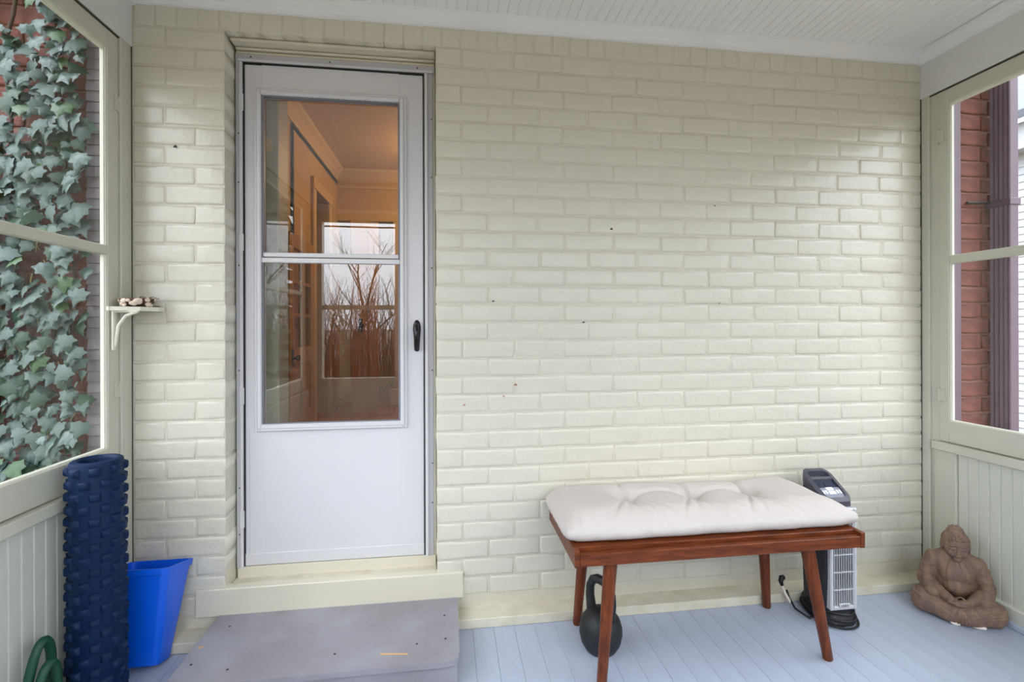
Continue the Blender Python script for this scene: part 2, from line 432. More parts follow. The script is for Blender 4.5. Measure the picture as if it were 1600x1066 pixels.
# ------------------------------------------------------------------ floor and ceiling
YF = -2.12
floor = box('floor', (XL - .06, XR + .06, YF - .02, 0.02, -0.06, -0.0145), M['floorgap'], None, 0, label='blue-grey painted tongue and groove porch floor', kind='structure')
PW = 0.0826
pm = MB().add([(-PW/2 + .0003, YF, -.02), (PW/2 - .0003, YF, -.02), (PW/2 - .0003, YF, -.0007), (PW/2 - .0010, YF, 0), (-PW/2 + .0010, YF, 0), (-PW/2 + .0003, YF, -.0007)]
              + [(-PW/2 + .0003, 0, -.02), (PW/2 - .0003, 0, -.02), (PW/2 - .0003, 0, -.0007), (PW/2 - .0010, 0, 0), (-PW/2 + .0010, 0, 0), (-PW/2 + .0003, 0, -.0007)],
              [(0, 1, 2, 3, 4, 5), (11, 10, 9, 8, 7, 6)] + [(i, i+6, (i+1) % 6 + 6, (i+1) % 6) for i in range(6)]).mesh('plank', False, [M['floor']])
k = 0; x = XL - 0.01
while x < XR + 0.03:
    inst('plank', pm, floor, (x + PW/2 - 0.02, 0, random.uniform(-.0004, 0))); x += PW
ZC_ = 2.497
ceil = box('ceiling', (XL - .2, XR + .2, YF - .3, 0.02, ZC_ + 0.008, ZC_ + 0.08), M['ceil'], None, 0, label='white painted beadboard porch ceiling', kind='structure')
BW = 0.0415
def bead_mesh(name, length, m):        # a board running along local y, face down (-z), with a rounded bead groove at its edges
    prof = [(-BW/2, .008), (-BW/2, .004), (-BW/2 + .003, .0002), (-BW/2 + .006, .0), (BW/2 - .006, 0), (BW/2 - .003, .0002), (BW/2, .004), (BW/2, .008)]
    return MB().prism(prof, 'y', -length, 0).mesh(name, False, [m])
cb = bead_mesh('ceiling_board', -YF, M['ceil'])
x = XL - 0.01
while x < XR + 0.02:
    inst('board', cb, ceil, (x + BW/2, 0, ZC_)); x += BW

def crownprof(sgn=1):
    return [(0.006, 2.444), (-.010, 2.447), (-.013, 2.458), (-.019, 2.466), (-.034, 2.477), (-.040, 2.487), (-.043, 2.497), (-.043, 2.499), (0.006, 2.499)]
MB().prism(crownprof(), 'x', XL - .01, XR + .01).build('trim_4', M['crown'], None, label='white crown moulding above the painted brick wall', kind='structure')

# ------------------------------------------------------------------ side walls (mirrored builder)
def side_wall(sg, nm, lab):
    X = XR if sg > 0 else XL
    def bx(name, d0, d1, y0, y1, z0, z1, m, parent, c=.002, **kw):      # d = distance outward from the wall face
        a, b = X + sg*d0, X + sg*d1
        return box(name, (min(a, b), max(a, b), min(y0, y1), max(y0, y1), z0, z1), m, parent, c, **kw)
    wl = empty('wall_' + nm, (X, -1.0, 0), lab, kind='structure')
    t = 0.036 if sg > 0 else 0.058
    s0 = 0.074 if sg > 0 else 0.058
    s1 = 0.118 if sg > 0 else 0.116
    g0 = 0.125 if sg > 0 else 0.123
    YE = YF + 0.05
    bx('corner_post', 0.0, 0.05, 0.006, -t, 0, 2.285, M['sash'], wl, .003)
    if sg > 0: bx('post_board', 0.012, 0.045, -t + .002, -s0 - .002, 0, 2.285, M['sash'], wl)
    bx('header', -0.004, 0.09, 0.004, YF, 2.282, 2.46, M['header'], wl, .003)
    bx('header_gap_shade', 0.004, 0.09, 0.0, YF, 2.277, 2.284, M['gapshade'], wl, 0)  # solid dark strip standing in for the shaded gap below the header
    MB().prism([(X - sg*p[0]*-1 if False else X + sg*p[0], p[1]) for p in [(0.0, 2.438), (-.016, 2.441), (-.019, 2.452), (-.024, 2.462), (-.036, 2.476), (-.040, 2.486), (-.042, 2.495), (0.0, 2.495)]], 'y', YF, 0.0).build('crown_moulding', M['crown'], wl)
    # below the window
    bx('sill_strip', -0.014, 0.06, -0.053, YE, 0.636, 0.674, M['sash'], wl, .003)
    p0 = -0.152 if sg > 0 else -0.30
    bx('panel_stile', 0.0, 0.06, -t - (.02 if sg > 0 else 0), p0, 0.02, 0.64, M['sash'], wl, .003)
    bm_ = MB().prism([(-BW/2, .014), (-BW/2, .004), (-BW/2 + .0035, .0), (BW/2 - .0035, 0), (BW/2, .004), (BW/2, .014)], 'z', 0.03, 0.64).mesh('wall_board', False, [M['bead']])
    yy = p0
    while yy > YF + .02:
        o = inst('board', bm_, wl, (X + sg*0.010, yy - BW/2, 0), rot=(0, 0, -sg*math.pi/2))
        yy -= BW
    bx('backing', 0.022, 0.07, -0.10, YF, -0.05, 0.66, M['bead'], wl, 0)
    bx('base_board', -0.010, 0.03, -0.1, YF, 0.018, 0.078, M['bead'], wl, .004)
    bx('base_shoe', -0.024, 0.03, -0.1, YF, 0.0, 0.026, M['floor'], wl, .005)
    # window
    wd = empty('window_1' if sg < 0 else 'window_2', (X + sg*.03, -1.0, .68), 'cream framed porch window facing the ivy wall' if sg < 0 else 'cream hinged porch window facing the downspout', kind='structure')
    mid = -1.07
    zm0, zm1 = (1.468, 1.502) if sg < 0 else (1.484, 1.523)
    for (ya, yb) in ((-s0, mid + .004), (mid - .004, YE)):
        sw = s1 - s0
        bx('stile', 0.008, 0.033, ya - .001, ya - sw, 0.678, 2.2765, M['sash'], wd)
        bx('stile', 0.008, 0.033, yb + sw, yb + .001, 0.678, 2.2765, M['sash'], wd)
        bx('rail', 0.0082, 0.045, ya - sw + .001, yb + sw - .001, 2.212, 2.2765, M['sash'], wd)
        bx('rail', 0.0082, 0.045, ya - sw + .001, yb + sw - .001, 0.678, 0.774, M['sash'], wd)
        k1 = g0 - s1
        y0, y1 = ya - sw, yb + sw
        bx('glass_stop', 0.012, 0.03, y0, y0 - k1*.55, .77, 2.214, M['stop'], wd, .004)
        bx('glass_stop', 0.016, 0.03, y0 - k1*.5, y0 - k1, .77, 2.214, M['stop'], wd, .003)
        bx('glass_stop', 0.014, 0.03, y1 + k1, y1, .77, 2.214, M['stop'], wd, .004)
        bx('glass_stop', 0.014, 0.03, y0 - k1, y1 + k1, 2.200, 2.216, M['stop'], wd, .003)
        bx('glass_stop', 0.013, 0.03, y0 - k1, y1 + k1, .768, .780, M['stop'], wd, .003)
        bx('muntin', 0.009, 0.040, y0 + .002, y1 - .002, zm0, zm1, M['sash'], wd, .004)
        bx('pane', 0.0270, 0.0272, y0 - .003, y1 + .003, .77, zm0 + .01, M['pane'], wd, 0)
        bx('pane', 0.0300, 0.0302, y0 - .003, y1 + .003, zm0 + .01, 2.214, M['pane'], wd, 0)
    for hz in ((2.075, 0.888) if sg > 0 else (2.03, 0.98)):
        hg = bx('hinge', 0.003, 0.02, -s0 + .010, -s0 - .026, hz - .028, hz + .028, M['sash'], wd, .002)
        MB().tube([(X + sg*.004, -s0, hz - .034), (X + sg*.004, -s0, hz + .034)], .0045, 8).build('hinge_pin', M['sash'], hg)
    # outer shell above and below, so that the porch reads as closed
    bx('outer_shell', 0.07, 0.10, 0.0, YF, -0.5, 0.67, M['purple'], wl, 0)
    bx('outer_post', 0.05, 0.10, mid + .04, mid - .04, 0.66, 2.30, M['purple'], wl, 0)
    bx('outer_post', 0.05, 0.10, YE + .05, YF, 0.66, 2.30, M['purple'], wl, 0)
    return wl
wall_l = side_wall(-1, 'left', 'cream beadboard porch wall beside the navy roller')
wall_r = side_wall(1, 'right', 'cream beadboard porch wall beside the brown statue')

# ------------------------------------------------------------------ front wall behind the camera, with its windows
wall_f = empty('wall_front', (0.5, YF, 0), 'cream porch front wall with a row of windows', kind='structure')
box('lower_wall', (XL - .05, XR + .05, YF - .08, YF, -0.5, 0.70), M['bead'], wall_f, 0)
box('header', (XL - .05, XR + .05, YF - .08, YF, 2.20, 2.56), M['header'], wall_f, 0)
bays = [(-1.09, -0.47), (-0.33, 0.36), (0.50, 1.19), (1.33, 2.10)]
posts = [(XL - .05, -1.09), (-0.47, -0.33), (0.36, 0.50), (1.19, 1.33), (2.10, XR + .05)]
for (a, b) in posts:
    box('post', (a, b, YF - .08, YF, 0.69, 2.21), M['sash'], wall_f, 0)
for i, (a, b) in enumerate(bays):
    wd = empty('window_%d' % (i + 3), ((a + b)/2, YF - .04, .70), 'porch front window with one horizontal bar', kind='structure')
    wd['group'] = 'porch front windows'
    box('rail', (a, b, YF - .06, YF - .02, 0.70, 0.76), M['sash'], wd)
    box('rail', (a, b, YF - .06, YF - .02, 2.13, 2.20), M['sash'], wd)
    box('muntin', (a, b, YF - .055, YF - .02, 1.36, 1.40), M['sash'], wd)
    box('pane', (a - .002, b + .002, YF - .0402, YF - .04, 0.75, 2.14), M['pane'], wd, 0)

# ------------------------------------------------------------------ hall inside the house
HX0, HX1, HY0, HY1, HZ0, HZ1 = -1.31, 0.75, 0.21, 3.90, 0.275, 3.07
hall = empty('wall_hall', (-.4, 2.0, HZ0), 'tan hallway walls seen through the storm door', kind='structure')
def hb_(name, b, m, parent=hall, c=0, **kw): return box(name, b, m, parent, c, **kw)
hb_('front_wall', (HX0 - .1, -0.80, HY0, HY0 + .10, 0, HZ1 + .1), M['hwall'])
hb_('front_wall', (-0.11, HX1 + .1, HY0, HY0 + .10, 0, HZ1 + .1), M['hwall'])
hb_('front_wall', (-0.80, -0.11, HY0, HY0 + .10, 2.34, HZ1 + .1), M['hwall'])
hb_('front_wall', (-0.80, -0.11, HY0 - .08, HY0 + .10, -0.1, HZ0 - .01), M['hwall'])
hb_('entry_jamb', (-0.835, -0.735, HY0 - .012, HY0 + .12, .2, 2.34), M['jamb'], c=.004)
hb_('entry_jamb', (-0.125, -0.07, HY0 - .012, HY0 + .12, .2, 2.34), M['jamb'], c=.004)
hb_('strike_plate', (-0.785, -0.758, HY0 - .0145, HY0, 1.97, 2.03), M['htrim'])
hb_('left_wall', (HX0 - .1, HX0, HY0, 2.90, 0, HZ1 + .1), M['hwall'])
hb_('left_wall', (HX0 - .1, HX0, 3.42, HY1 + .1, 0, HZ1 + .1), M['hwall'])
hb_('left_wall', (HX0 - .1, HX0, 2.90, 3.42, 2.55, HZ1 + .1), M['hwall'])
hb_('side_room', (HX0 - .9, HX0 - .8, 2.3, 4.2, 0, 3.0), M['hwall'])
hb_('side_room', (HX0 - .9, HX0, 2.2, 2.3, 0, 3.0), M['hwall'])
hb_('side_room', (HX0 - .9, HX0 - .1, 4.0, 4.1, 0, 3.0), M['hwall'])
hb_('side_room', (HX0 - .9, HX0, 2.2, 4.1, 2.9, 3.0), M['hceil'])
hb_('right_wall', (HX1, HX1 + .1, HY0, HY1 + .1, 0, HZ1 + .1), M['hwall'])
hb_('back_wall', (-0.66, HX1, HY1, HY1 + .12, 0, HZ1 + .1), M['hwall'])
hb_('back_wall', (HX0, -0.66, HY1, HY1 + .12, 2.47, HZ1 + .1), M['hwall'])
hb_('far_room', (HX0 - 1.2, 0.6, 5.9, 6.0, 0, 3.2), M['hwall'])
hb_('far_room', (HX0 - 1.3, HX0 - 1.2, 3.9, 6.0, 0, 3.2), M['hwall'])
hb_('far_room', (0.5, 0.6, 4.0, 6.0, 0, 3.2), M['hwall'])
hb_('far_room', (HX0 - 1.3, 0.6, 4.0, 6.0, 3.1, 3.2), M['hceil'])
hb_('hall_ceiling', (HX0 - .1, HX1 + .1, HY0, HY1 + .1, HZ1, HZ1 + .1), M['hceil'])
hfl = hb_('floor_hall', (HX0 - 1.3, HX1 + .1, HY0 + .1, 6.0, HZ0 - .08, HZ0 - .012), M['hdoor'], None, label='orange oak strip floor inside the hallway', kind='structure')
sm = MB().box(-0.028, 0.028, 0, 5.65, -.012, 0).mesh('floor_strip', False, [M['parquet']])
xx = HX0 - .1
while xx < HX1:
    inst('strip', sm, hfl, (xx + .029, HY0 + .11, HZ0)); xx += 0.0575
cp = [(0, -.13), (.012, -.13), (.02, -.10), (.05, -.05), (.085, -.02), (.09, 0), (0, 0)]
MB().prism([(HX0 + a, HZ1 + b) for a, b in cp], 'y', HY0, HY1).build('crown_moulding', M['htrim'], hall)
MB().prism([(HY1 - a, HZ1 + b) for a, b in cp], 'x', HX0, HX1).build('crown_moulding', M['htrim'], hall)
hb_('picture_rail', (HX0, HX1, HY1 - .02, HY1, 2.86, 2.885), M['htrim'])
# cased opening in the left wall
hb_('casing', (HX0, HX0 + .03, 2.80, 2.90, HZ0, 2.55), M['htrim'], c=.004)
hb_('casing', (HX0, HX0 + .03, 3.42, 3.52, HZ0, 2.55), M['htrim'], c=.004)
hb_('casing_head', (HX0, HX0 + .036, 2.79, 3.55, 2.55, 2.66), M['htrim'], c=.004)
hb_('casing_head', (HX0, -0.52, HY1 - .03, HY1, 2.47, 2.60), M['htrim'], c=.004)
hb_('casing', (-0.66, -0.54, HY1 - .03, HY1, HZ0, 2.47), M['htrim'], c=.004)
hb_('baseboard', (-0.70, HX1, HY1 - .05, HY1 - .001, HZ0, HZ0 + .19), M['hwhite'], c=.004)
hb_('baseboard', (HX0, HX0 + .02, HY0, 1.9, HZ0, HZ0 + .19), M['hwhite'], c=.004)
def glazed_door(name, P, ex, ey, wdt, h, lab, panes=True, knob_at=0.07):
    """door leaf: P = lower corner, ex = unit along the leaf, ey = face normal toward the viewer"""
    d = empty(name, P, lab, kind='structure')
    P = Vector(P); ex = Vector(ex); ey = Vector(ey)
    def bb(nm, a0, a1, d0, d1, z0, z1, m, par=d):
        b = bmesh.new(); bmesh.ops.create_cube(b, size=1)
        mx = Matrix((( ex.x, ey.x, 0, 0), (ex.y, ey.y, 0, 0), (0, 0, 1, 0), (0, 0, 0, 1)))
        mx = Matrix.Translation(P) @ mx @ Matrix.Translation(((a0+a1)/2, (d0+d1)/2, (z0+z1)/2)) @ Matrix.Diagonal((a1-a0, d1-d0, z1-z0, 1))
        return MB().bm(b, mx).build(nm, m, par)
    st = .11
    bb('stile', 0, st, -.02, .02, 0, h, M['hdoor']); bb('stile', wdt - st, wdt, -.02, .02, 0, h, M['hdoor'])
    bb('rail', st, wdt - st, -.02, .02, h - .11, h, M['hdoor']); bb('rail', st, wdt - st, -.02, .02, 0, .2, M['hdoor'])
    zl = .62 if panes else .9
    bb('lock_rail', st, wdt - st, -.02, .02, zl, zl + .14, M['hdoor'])
    md = wdt/2
    bb('mullion', md - .03, md + .03, -.02, .02, .2, zl, M['hdoor'])
    for a0, a1 in ((st, md - .03), (md + .03, wdt - st)):
        bb('panel', a0, a1, -.006, .006, .2, zl, M['hdoor'])
        bb('panel_field', a0 + .03, a1 - .03, .006, .012, .24, zl - .04, M['hdoor'])
    if panes:
        bb('muntin', md - .014, md + .014, -.016, .016, zl + .14, h - .11, M['hdoor'])
        zt = h - .11; zb = zl + .14
        for kk in (1, 2):
            zz = zb + (zt - zb)*kk/3
            bb('muntin', st, wdt - st, -.016, .016, zz - .014, zz + .014, M['hdoor'])
        bb('pane', st, wdt - st, -.001, .001, zb, zt, M['pane'])
    else:
        bb('panel', st, wdt - st, -.006, .006, zl + .14, h - .11, M['hdoor'])
    kz = .68 if panes else .95
    bb('lock_plate', knob_at - .02, knob_at + .02, .02, .025, kz - .07, kz + .07, M['bronze'])
    kp = P + ex*knob_at + Vector((0, 0, kz))
    MB().tube([kp + ey*.02, kp + ey*.045, kp + ey*.05, kp + ey*.06, kp + ey*.075, kp + ey*.08], [.01, .01, .02, .026, .024, .012], 12).build('knob', M['bronze'], d, 'all')
    return d
glazed_door('door_2', (HX0 + .03, 2.02, HZ0), (0, 1, 0), (1, 0, 0), .70, 1.70, 'tan glazed hall door with small panes and dark knob')
dd = Vector((0.34, 0.94, 0)).normalized()
glazed_door('door_3', (-1.06, 3.40, HZ0), (0.92, 0.39, 0), (0.39, -0.92, 0), .30, 2.1, 'plain tan hall door standing ajar with dark knob', False, .10)
# ceiling lamp that lights the hall
lamp = empty('ceiling_lamp', (0.05, 3.0, HZ1), 'frosted warm glass ceiling lamp in the hallway', 'lamp')
MB().lathe([(.05, 0), (.06, -.02), (.02, -.025)], 20, (0.05, 3.0, HZ1)).build('canopy', M['bronze'], lamp, 'all')
MB().lathe([(.02, -.02), (.10, -.04), (.13, -.075), (.10, -.12), (.03, -.14)], 24, (0.05, 3.0, HZ1)).build('lamp_shade', M['lamp'], lamp, 'all')
for (lx, ly, lz, en) in ((0.05, 3.0, HZ1 - .32, 17), (-0.3, 5.0, 2.6, 5)):
    l = bpy.data.lights.new('hall_bulb', 'POINT'); l.energy = en; l.color = (1.0, 0.68, 0.36); l.shadow_soft_size = 0.1
    lo = bpy.data.objects.new('hall_bulb', l); lo.location = (lx, ly, lz); C.objects.link(lo)

# ------------------------------------------------------------------ step
stp = empty('wooden_step', (-0.43, -0.19, 0), 'grey painted plywood step with screw heads below the door sill', 'step')
X0, X1, YB, YFs, ZT = -0.887, 0.033, -0.0885, -0.392, 0.0885
poly = [(X0, -0.002), (X1, -0.002), (X1, YFs + .045), (X1 - .006, YFs + .022), (X1 - .022, YFs + .006), (X1 - .045, YFs), (X0, YFs)]
MB().prism(poly, 'z', ZT - .018, ZT).build('tread', M['step'], stp)
box('riser', (X0 + .012, X1 - .008, YFs + .012, YFs + .032, 0, ZT - .016), M['step'], stp)
box('side_panel', (X1 - .028, X1 - .008, YFs + .03, YB - .001, 0, ZT - .016), M['step'], stp)
box('side_panel', (X0 + .012, X0 + .032, YFs + .03, YB - .001, 0, ZT - .016), M['step'], stp)
for (sx, sy) in ((-.815, -.09), (-.85, -.29), (-.72, -.33), (-.39, -.30), (-.115, -.285), (-.015, -.27), (-.02, -.13)):
    MB().lathe([(.0042, 0), (.0042, .0012)], 10, (sx, sy, ZT - .0004)).build('screw', M['screw'], stp)
MB().prism([(-.235, -.318), (-.14, -.330), (-.145, -.337), (-.236, -.326)], 'z', ZT - .001, ZT + .0006).build('scuff', M['stepwood'], stp)
MB().prism([(-.872, -.20), (-.858, -.195), (-.852, -.202), (-.868, -.208)], 'z', ZT - .001, ZT + .0006).build('scuff', M['stepwood'], stp)

# ------------------------------------------------------------------ bench
bench = empty('bench', (0.95, -0.25, 0), 'walnut slatted bench with splayed tapered legs by the brick wall', 'bench')
bx0, bx1, by0, by1, bz0, bz1 = 0.415, 1.498, -0.446, -0.036, 0.400, 0.461
box('front_rail', (bx0 + .018, bx1 - .018, by0, by0 + .022, bz0, .441), M['walnut'], bench, .002)
box('rear_rail', (bx0 + .018, bx1 - .018, by1 - .022, by1, bz0, .441), M['walnut'], bench, .002)
box('end_board', (bx0, bx0 + .018, by0 - .001, by1 + .001, bz0 - .002, .4545), M['walnut'], bench, .002)
box('end_board', (bx1 - .018, bx1, by0 - .001, by1 + .001, bz0 - .002, .4545), M['walnut'], bench, .002)
ns = 7
for i in range(ns):
    yc = by0 + .052 + i*(by1 - by0 - .104)/(ns - 1)
    box('slat', (bx0 + .016, bx1 - .016, yc - .021, yc + .021, bz0 + .031, .453), M['walnut'], bench, .002)
for xx in (0.56, 1.30):
    box('cross_rail', (xx - .03, xx + .03, by0 + .02, by1 - .02, bz0 - .002, bz0 + .031), M['walnut'], bench, .002)
for (tx, ty, fx, fy) in ((.557, -.395, .503, -.452), (1.305, -.395, 1.356, -.436), (.542, -.135, .511, -.112), (1.312, -.135, 1.349, -.108)):
    d = Vector((tx - fx, ty - fy, bz0 + .004)); 
    pts = [Vector((fx, fy, 0)) + d*t_ for t_ in (0, .006, .5, 1)]
    MB().tube(pts, [.0150, .0165, .0205, .0245], 20).build('leg', M['walnutleg'], bench, 50)

# cushion: one puffed pad with three buttons pulled in
cx0, cx1, cy0, cy1, cb0, ch_ = 0.402, 1.534, -0.402, -0.008, 0.4560, 0.095
tufts = [(0.693, -.19), (0.962, -.182), (1.223, -.180)]
def cushion_top(x, y):
    a = min(x - cx0, cx1 - x); b = min(y - cy0, cy1 - y)
    e = lambda t, k: (1 - max(0, 1 - t/k)**2.2)
    h = ch_ * (0.50 + 0.50 * max(0, e(a, .075)) * max(0, e(b, .095)))
    h *= 1.0 + 0.05*math.sin((x - .4)*6.0)*math.sin((y + .4)*5)
    fade = min(1, b/.05) * .75 + .25
    for (tx, ty) in tufts:
        dx, dy = x - tx, y - ty
        rr = math.hypot(dx, dy)
        h -= 0.046 * math.exp(-(rr/.040)**2) + 0.016*math.exp(-(rr/.10)**2)
        cxl = dx - 0.018*math.sin(dy*14) - (-0.16*dy if dy < 0 else -0.10*dy)
        wd = .009 + .045*abs(dy)
        h -= 0.022 * fade * math.exp(-(cxl/wd)**2) * math.exp(-abs(dy)/.14)
        if dy < -.01:
            for k2, sl in enumerate((-.75, -.35, .30, .62)):
                cf = dx - sl*dy
                h -= (0.006 + .002*(k2 % 2))*math.exp(-(cf/(.006 + .02*abs(dy)))**2)*math.exp(-((dy + .13)/.085)**2)
    for (a1, b1), (a2, b2) in zip(tufts, tufts[1:]):
        if a1 < x < a2:
            q = (x - a1)/(a2 - a1)
            yl = b1 + (b2 - b1)*q + .026*math.sin(q*math.pi)
            h -= 0.016*math.exp(-((y - yl)/.013)**2)
    h += 0.004*mnoise.noise(Vector((x*9, y*9, 3.1)))
    if y - cy0 < .10: h += 0.0045*mnoise.noise(Vector((x*38, y*9, 1.7)))*(1 - (y - cy0)/.10)
    return max(h, .012)
nx, ny = 200, 84
mb = MB(); vs = []; fs = []
def edge_out(t, n_): return 0.5 - 0.5*math.cos(math.pi*t/n_)
def cpos(x, y, tx, ty):
    sx = (tx - .5)*2; sy = (ty - .5)*2
    pin = .010*(1 - sx*sx)*sy + .003*math.sin(x*32)*(abs(sy) > .7)
    rc = .018*(abs(sx)**8)*(abs(sy)**8)
    tap = max(0, min(1, (y + .40)/.09))
    return x - .050*tap*max(0, min(1, (x - 1.1)/.4)) - math.copysign(rc, sx), y - pin*.6 - math.copysign(rc, sy)
for jy in range(ny + 1):
    ty = edge_out(jy, ny)*.6 + jy/ny*.4
    for ix in range(nx + 1):
        tx = edge_out(ix, nx)*.35 + ix/nx*.65
        x = cx0 + tx*(cx1 - cx0); y = cy0 + ty*(cy1 - cy0)
        X_, Y_ = cpos(x, y, tx, ty)
        vs.append((X_, Y_, cb0 + cushion_top(x, y)))
W_ = nx + 1
for jy in range(ny):
    for ix in range(nx):
        a = jy*W_ + ix; fs.append((a, a+1, a+W_+1, a+W_))
rim = [ix for ix in range(W_)] + [jy*W_ + nx for jy in range(1, ny + 1)] + [ny*W_ + ix for ix in range(nx - 1, -1, -1)] + [jy*W_ for jy in range(ny - 1, 0, -1)]
prev = rim
mx_, my_ = (cx0 + cx1)/2 - .01, (cy0 + cy1)/2
for (fz, outw) in ((.80, .006), (.55, .008), (.28, .004), (.10, -.004), (.0, -.014)):
    ring2 = []
    for rI in rim:
        x, y, z_ = vs[rI]
        nxv = (-1 if x < cx0 + .03 else 1 if x > cx1 - .06 else 0); nyv = (-1 if y < cy0 + .03 else 1 if y > cy1 - .03 else 0)
        wob = .0022*mnoise.noise(Vector((x*45, y*45, fz*3)))
        vs.append((x + nxv*(outw + wob), y + nyv*(outw*(.5 if nyv > 0 else 1) + wob), cb0 + (z_ - cb0)*fz)); ring2.append(len(vs) - 1)
    for i in range(len(rim)):
        j = (i + 1) % len(rim); fs.append((prev[i], ring2[i], ring2[j], prev[j]))
    prev = ring2
fs.append(tuple(prev))
mb.add(vs, fs)
cush = empty('seat_cushion', (0.95, -.22, cb0), 'cream cotton bench cushion with three tufts on the walnut bench', 'cushion')
mb.build('pad', M['cushion'], cush, 'all')
for (tx, ty) in tufts:
    MB().ell((tx, ty, cb0 + cushion_top(tx, ty) + .001), (.010, .010, .004), 2).build('button', M['cushion'], cush, 'all')
# seam welt at the front corner
MB().tube([(cx0 + .055, cy0 + .010, cb0 + .012), (cx0 + .053, cy0 + .020, cb0 + cushion_top(cx0 + .053, cy0 + .02) + .001), (cx0 + .052, cy0 + .04, cb0 + cushion_top(cx0 + .052, cy0 + .04) + .0015)], .0012, 6).build('seam', M['cushion'], cush)

# ------------------------------------------------------------------ kettlebell
kb = empty('kettlebell', (0.560, -0.27, 0), 'black cast iron kettlebell standing under the walnut bench', 'kettlebell')
KX, KY = 0.560, -0.27
MB().lathe([(.02, 0), (.048, 0), (.058, .006), (.073, .032), (.0795, .062), (.079, .085), (.071, .112), (.055, .134), (.034, .148), (.012, .152)], 36, (KX, KY, 0)).build('bell', M['iron'], kb, 'all')
ha = R(-58); ca, sa = math.cos(ha), math.sin(ha)
hp = []
for (t_, z_) in ((-.040, .118), (-.047, .150), (-.052, .185), (-.050, .220), (-.036, .246), (-.014, .257), (.014, .257), (.036, .246), (.050, .220), (.052, .185), (.047, .150), (.040, .118)):
    hp.append((KX + t_*ca, KY + t_*sa, z_))
MB().tube(hp, [.021, .018, .0165, .016, .0162, .0165, .0165, .0162, .016, .0165, .018, .021], 14).build('grip', M['iron'], kb, 'all')

# ------------------------------------------------------------------ tower heater
HXc, HYc, hr = 1.572, -0.186, R(0)
ht = empty('tower_heater', (HXc, HYc, 0), 'dark grey tower space heater with silver grille behind the bench', 'heater')
TR = Matrix.Translation((HXc, HYc, 0)) @ Matrix.Rotation(hr, 4, 'Z') @ Matrix.Diagonal((0.90, 1, 1, 1))
def hbuild(mb, name, m, parent=ht, smooth=False, **kw):
    mb.v = [tuple(TR @ Vector(p)) for p in mb.v]
    return mb.build(name, m, parent, smooth, **kw)
def rrect(wd, dp, rad, n=5, front=0.0):
    o = []
    for (sx, sy, a0) in ((1, 1, 0), (-1, 1, 90), (-1, -1, 180), (1, -1, 270)):
        for i in range(n + 1):
            a = R(a0 + 90*i/n); o.append((sx*(wd/2 - rad) + rad*math.cos(a), sy*(dp/2 - rad) + rad*math.sin(a)))
    return o
def loft(secs):      # (z, w, d, rad, y offset, tilt) ; tilt raises the rear
    mb = MB(); vs = []; n_ = None
    for (z_, wd, dp, rad, yo, tl) in secs:
        rr_ = rrect(wd, dp, rad); n_ = len(rr_)
        vs += [(a, b + yo, z_ + tl*b) for a, b in rr_]
    fs = [(i*n_ + j, i*n_ + (j+1) % n_, (i+1)*n_ + (j+1) % n_, (i+1)*n_ + j) for i in range(len(secs)-1) for j in range(n_)]
    fs += [tuple(range(n_-1, -1, -1)), tuple((len(secs)-1)*n_ + j for j in range(n_))]
    return mb.add(vs, fs)
hbuild(loft([(0, .165, .185, .06, 0, 0), (.012, .170, .19, .06, 0, 0), (.035, .160, .17, .05, 0, 0), (.048, .135, .14, .04, 0, 0)]), 'base', M['hdark'], smooth=30)
body = hbuild(loft([(.045, .146, .150, .032, 0, 0), (.20, .152, .160, .034, 0, 0), (.40, .150, .158, .034, 0.002, 0), (.475, .147, .152, .034, .004, 0.2), (.505, .142, .146, .034, .008, 0.62)]), 'housing', M['hdark'], smooth=30)
# sloping control head with a carry handle opening
def slope(y): return 0.508 + 0.62*(y + .0)
cap = empty('control_head', (HXc, HYc, .5), parent=ht)
def head_piece(name, poly_xy, z0, z1, m, smooth=False):
    mb = MB(); n_ = len(poly_xy); vs = []
    for zz in (z0, z1):
        vs += [(a, b + .008, slope(b) + zz) for a, b in poly_xy]
    fs = [tuple(range(n_)), tuple(range(2*n_ - 1, n_ - 1, -1))] + [(i, i+n_, (i+1) % n_ + n_, (i+1) % n_) for i in range(n_)]
    return hbuild(mb.add(vs, fs), name, m, cap, smooth)
# frame ring of the head: outer rounded rectangle with two openings, made from strips
o_ = rrect(.146, .150, .036, 6)
mb = MB(); n_ = len(o_); inner = rrect(.104, .118, .020, 6)
vs = [(a, b + .008, slope(b) - .006) for a, b in o_] + [(a*.985, b*.985 + .008, slope(b) + .030) for a, b in o_] + [(a, b + .006, slope(b) + .034) for a, b in inner] + [(a, b + .006, slope(b) + .012) for a, b in inner]
fs = [(i*n_ + j, i*n_ + (j+1) % n_, (i+1)*n_ + (j+1) % n_, (i+1)*n_ + j) for i in range(3) for j in range(n_)]
hbuild(mb.add(vs, fs), 'head_rim', M['hgrey'], cap, 40)
q4 = lambda a0, a1, b0, b1: [(a0, b0), (a1, b0), (a1, b1), (a0, b1)]
head_piece('handle_recess', q4(-.050, .050, .030, .058), .006, .014, M['hblack'])
head_piece('painted_gap_light', q4(-.040, .006, .034, .043), .014, .0165, M['brick'])  # pale sliver painted as light showing through the handle opening
head_piece('handle_bar', q4(-.053, .053, .020, .031), .014, .034, M['hgrey'])
head_piece('display', q4(-.050, .050, -.014, .021), .012, .026, M['hscreen'])
head_piece('panel', q4(-.051, .051, -.058, -.013), .012, .029, M['hlabel'])
for (a0, a1, b0, b1) in ((-.046, -.037, -.040, -.026), (-.033, -.024, -.040, -.026), (-.018, .016, -.026, -.014), (-.018, .016, -.042, -.030), (.022, .031, -.040, -.026), (.036, .045, -.040, -.026)):
    head_piece('button', q4(a0, a1, b0, b1), .028, .0315, M['hbutton'])
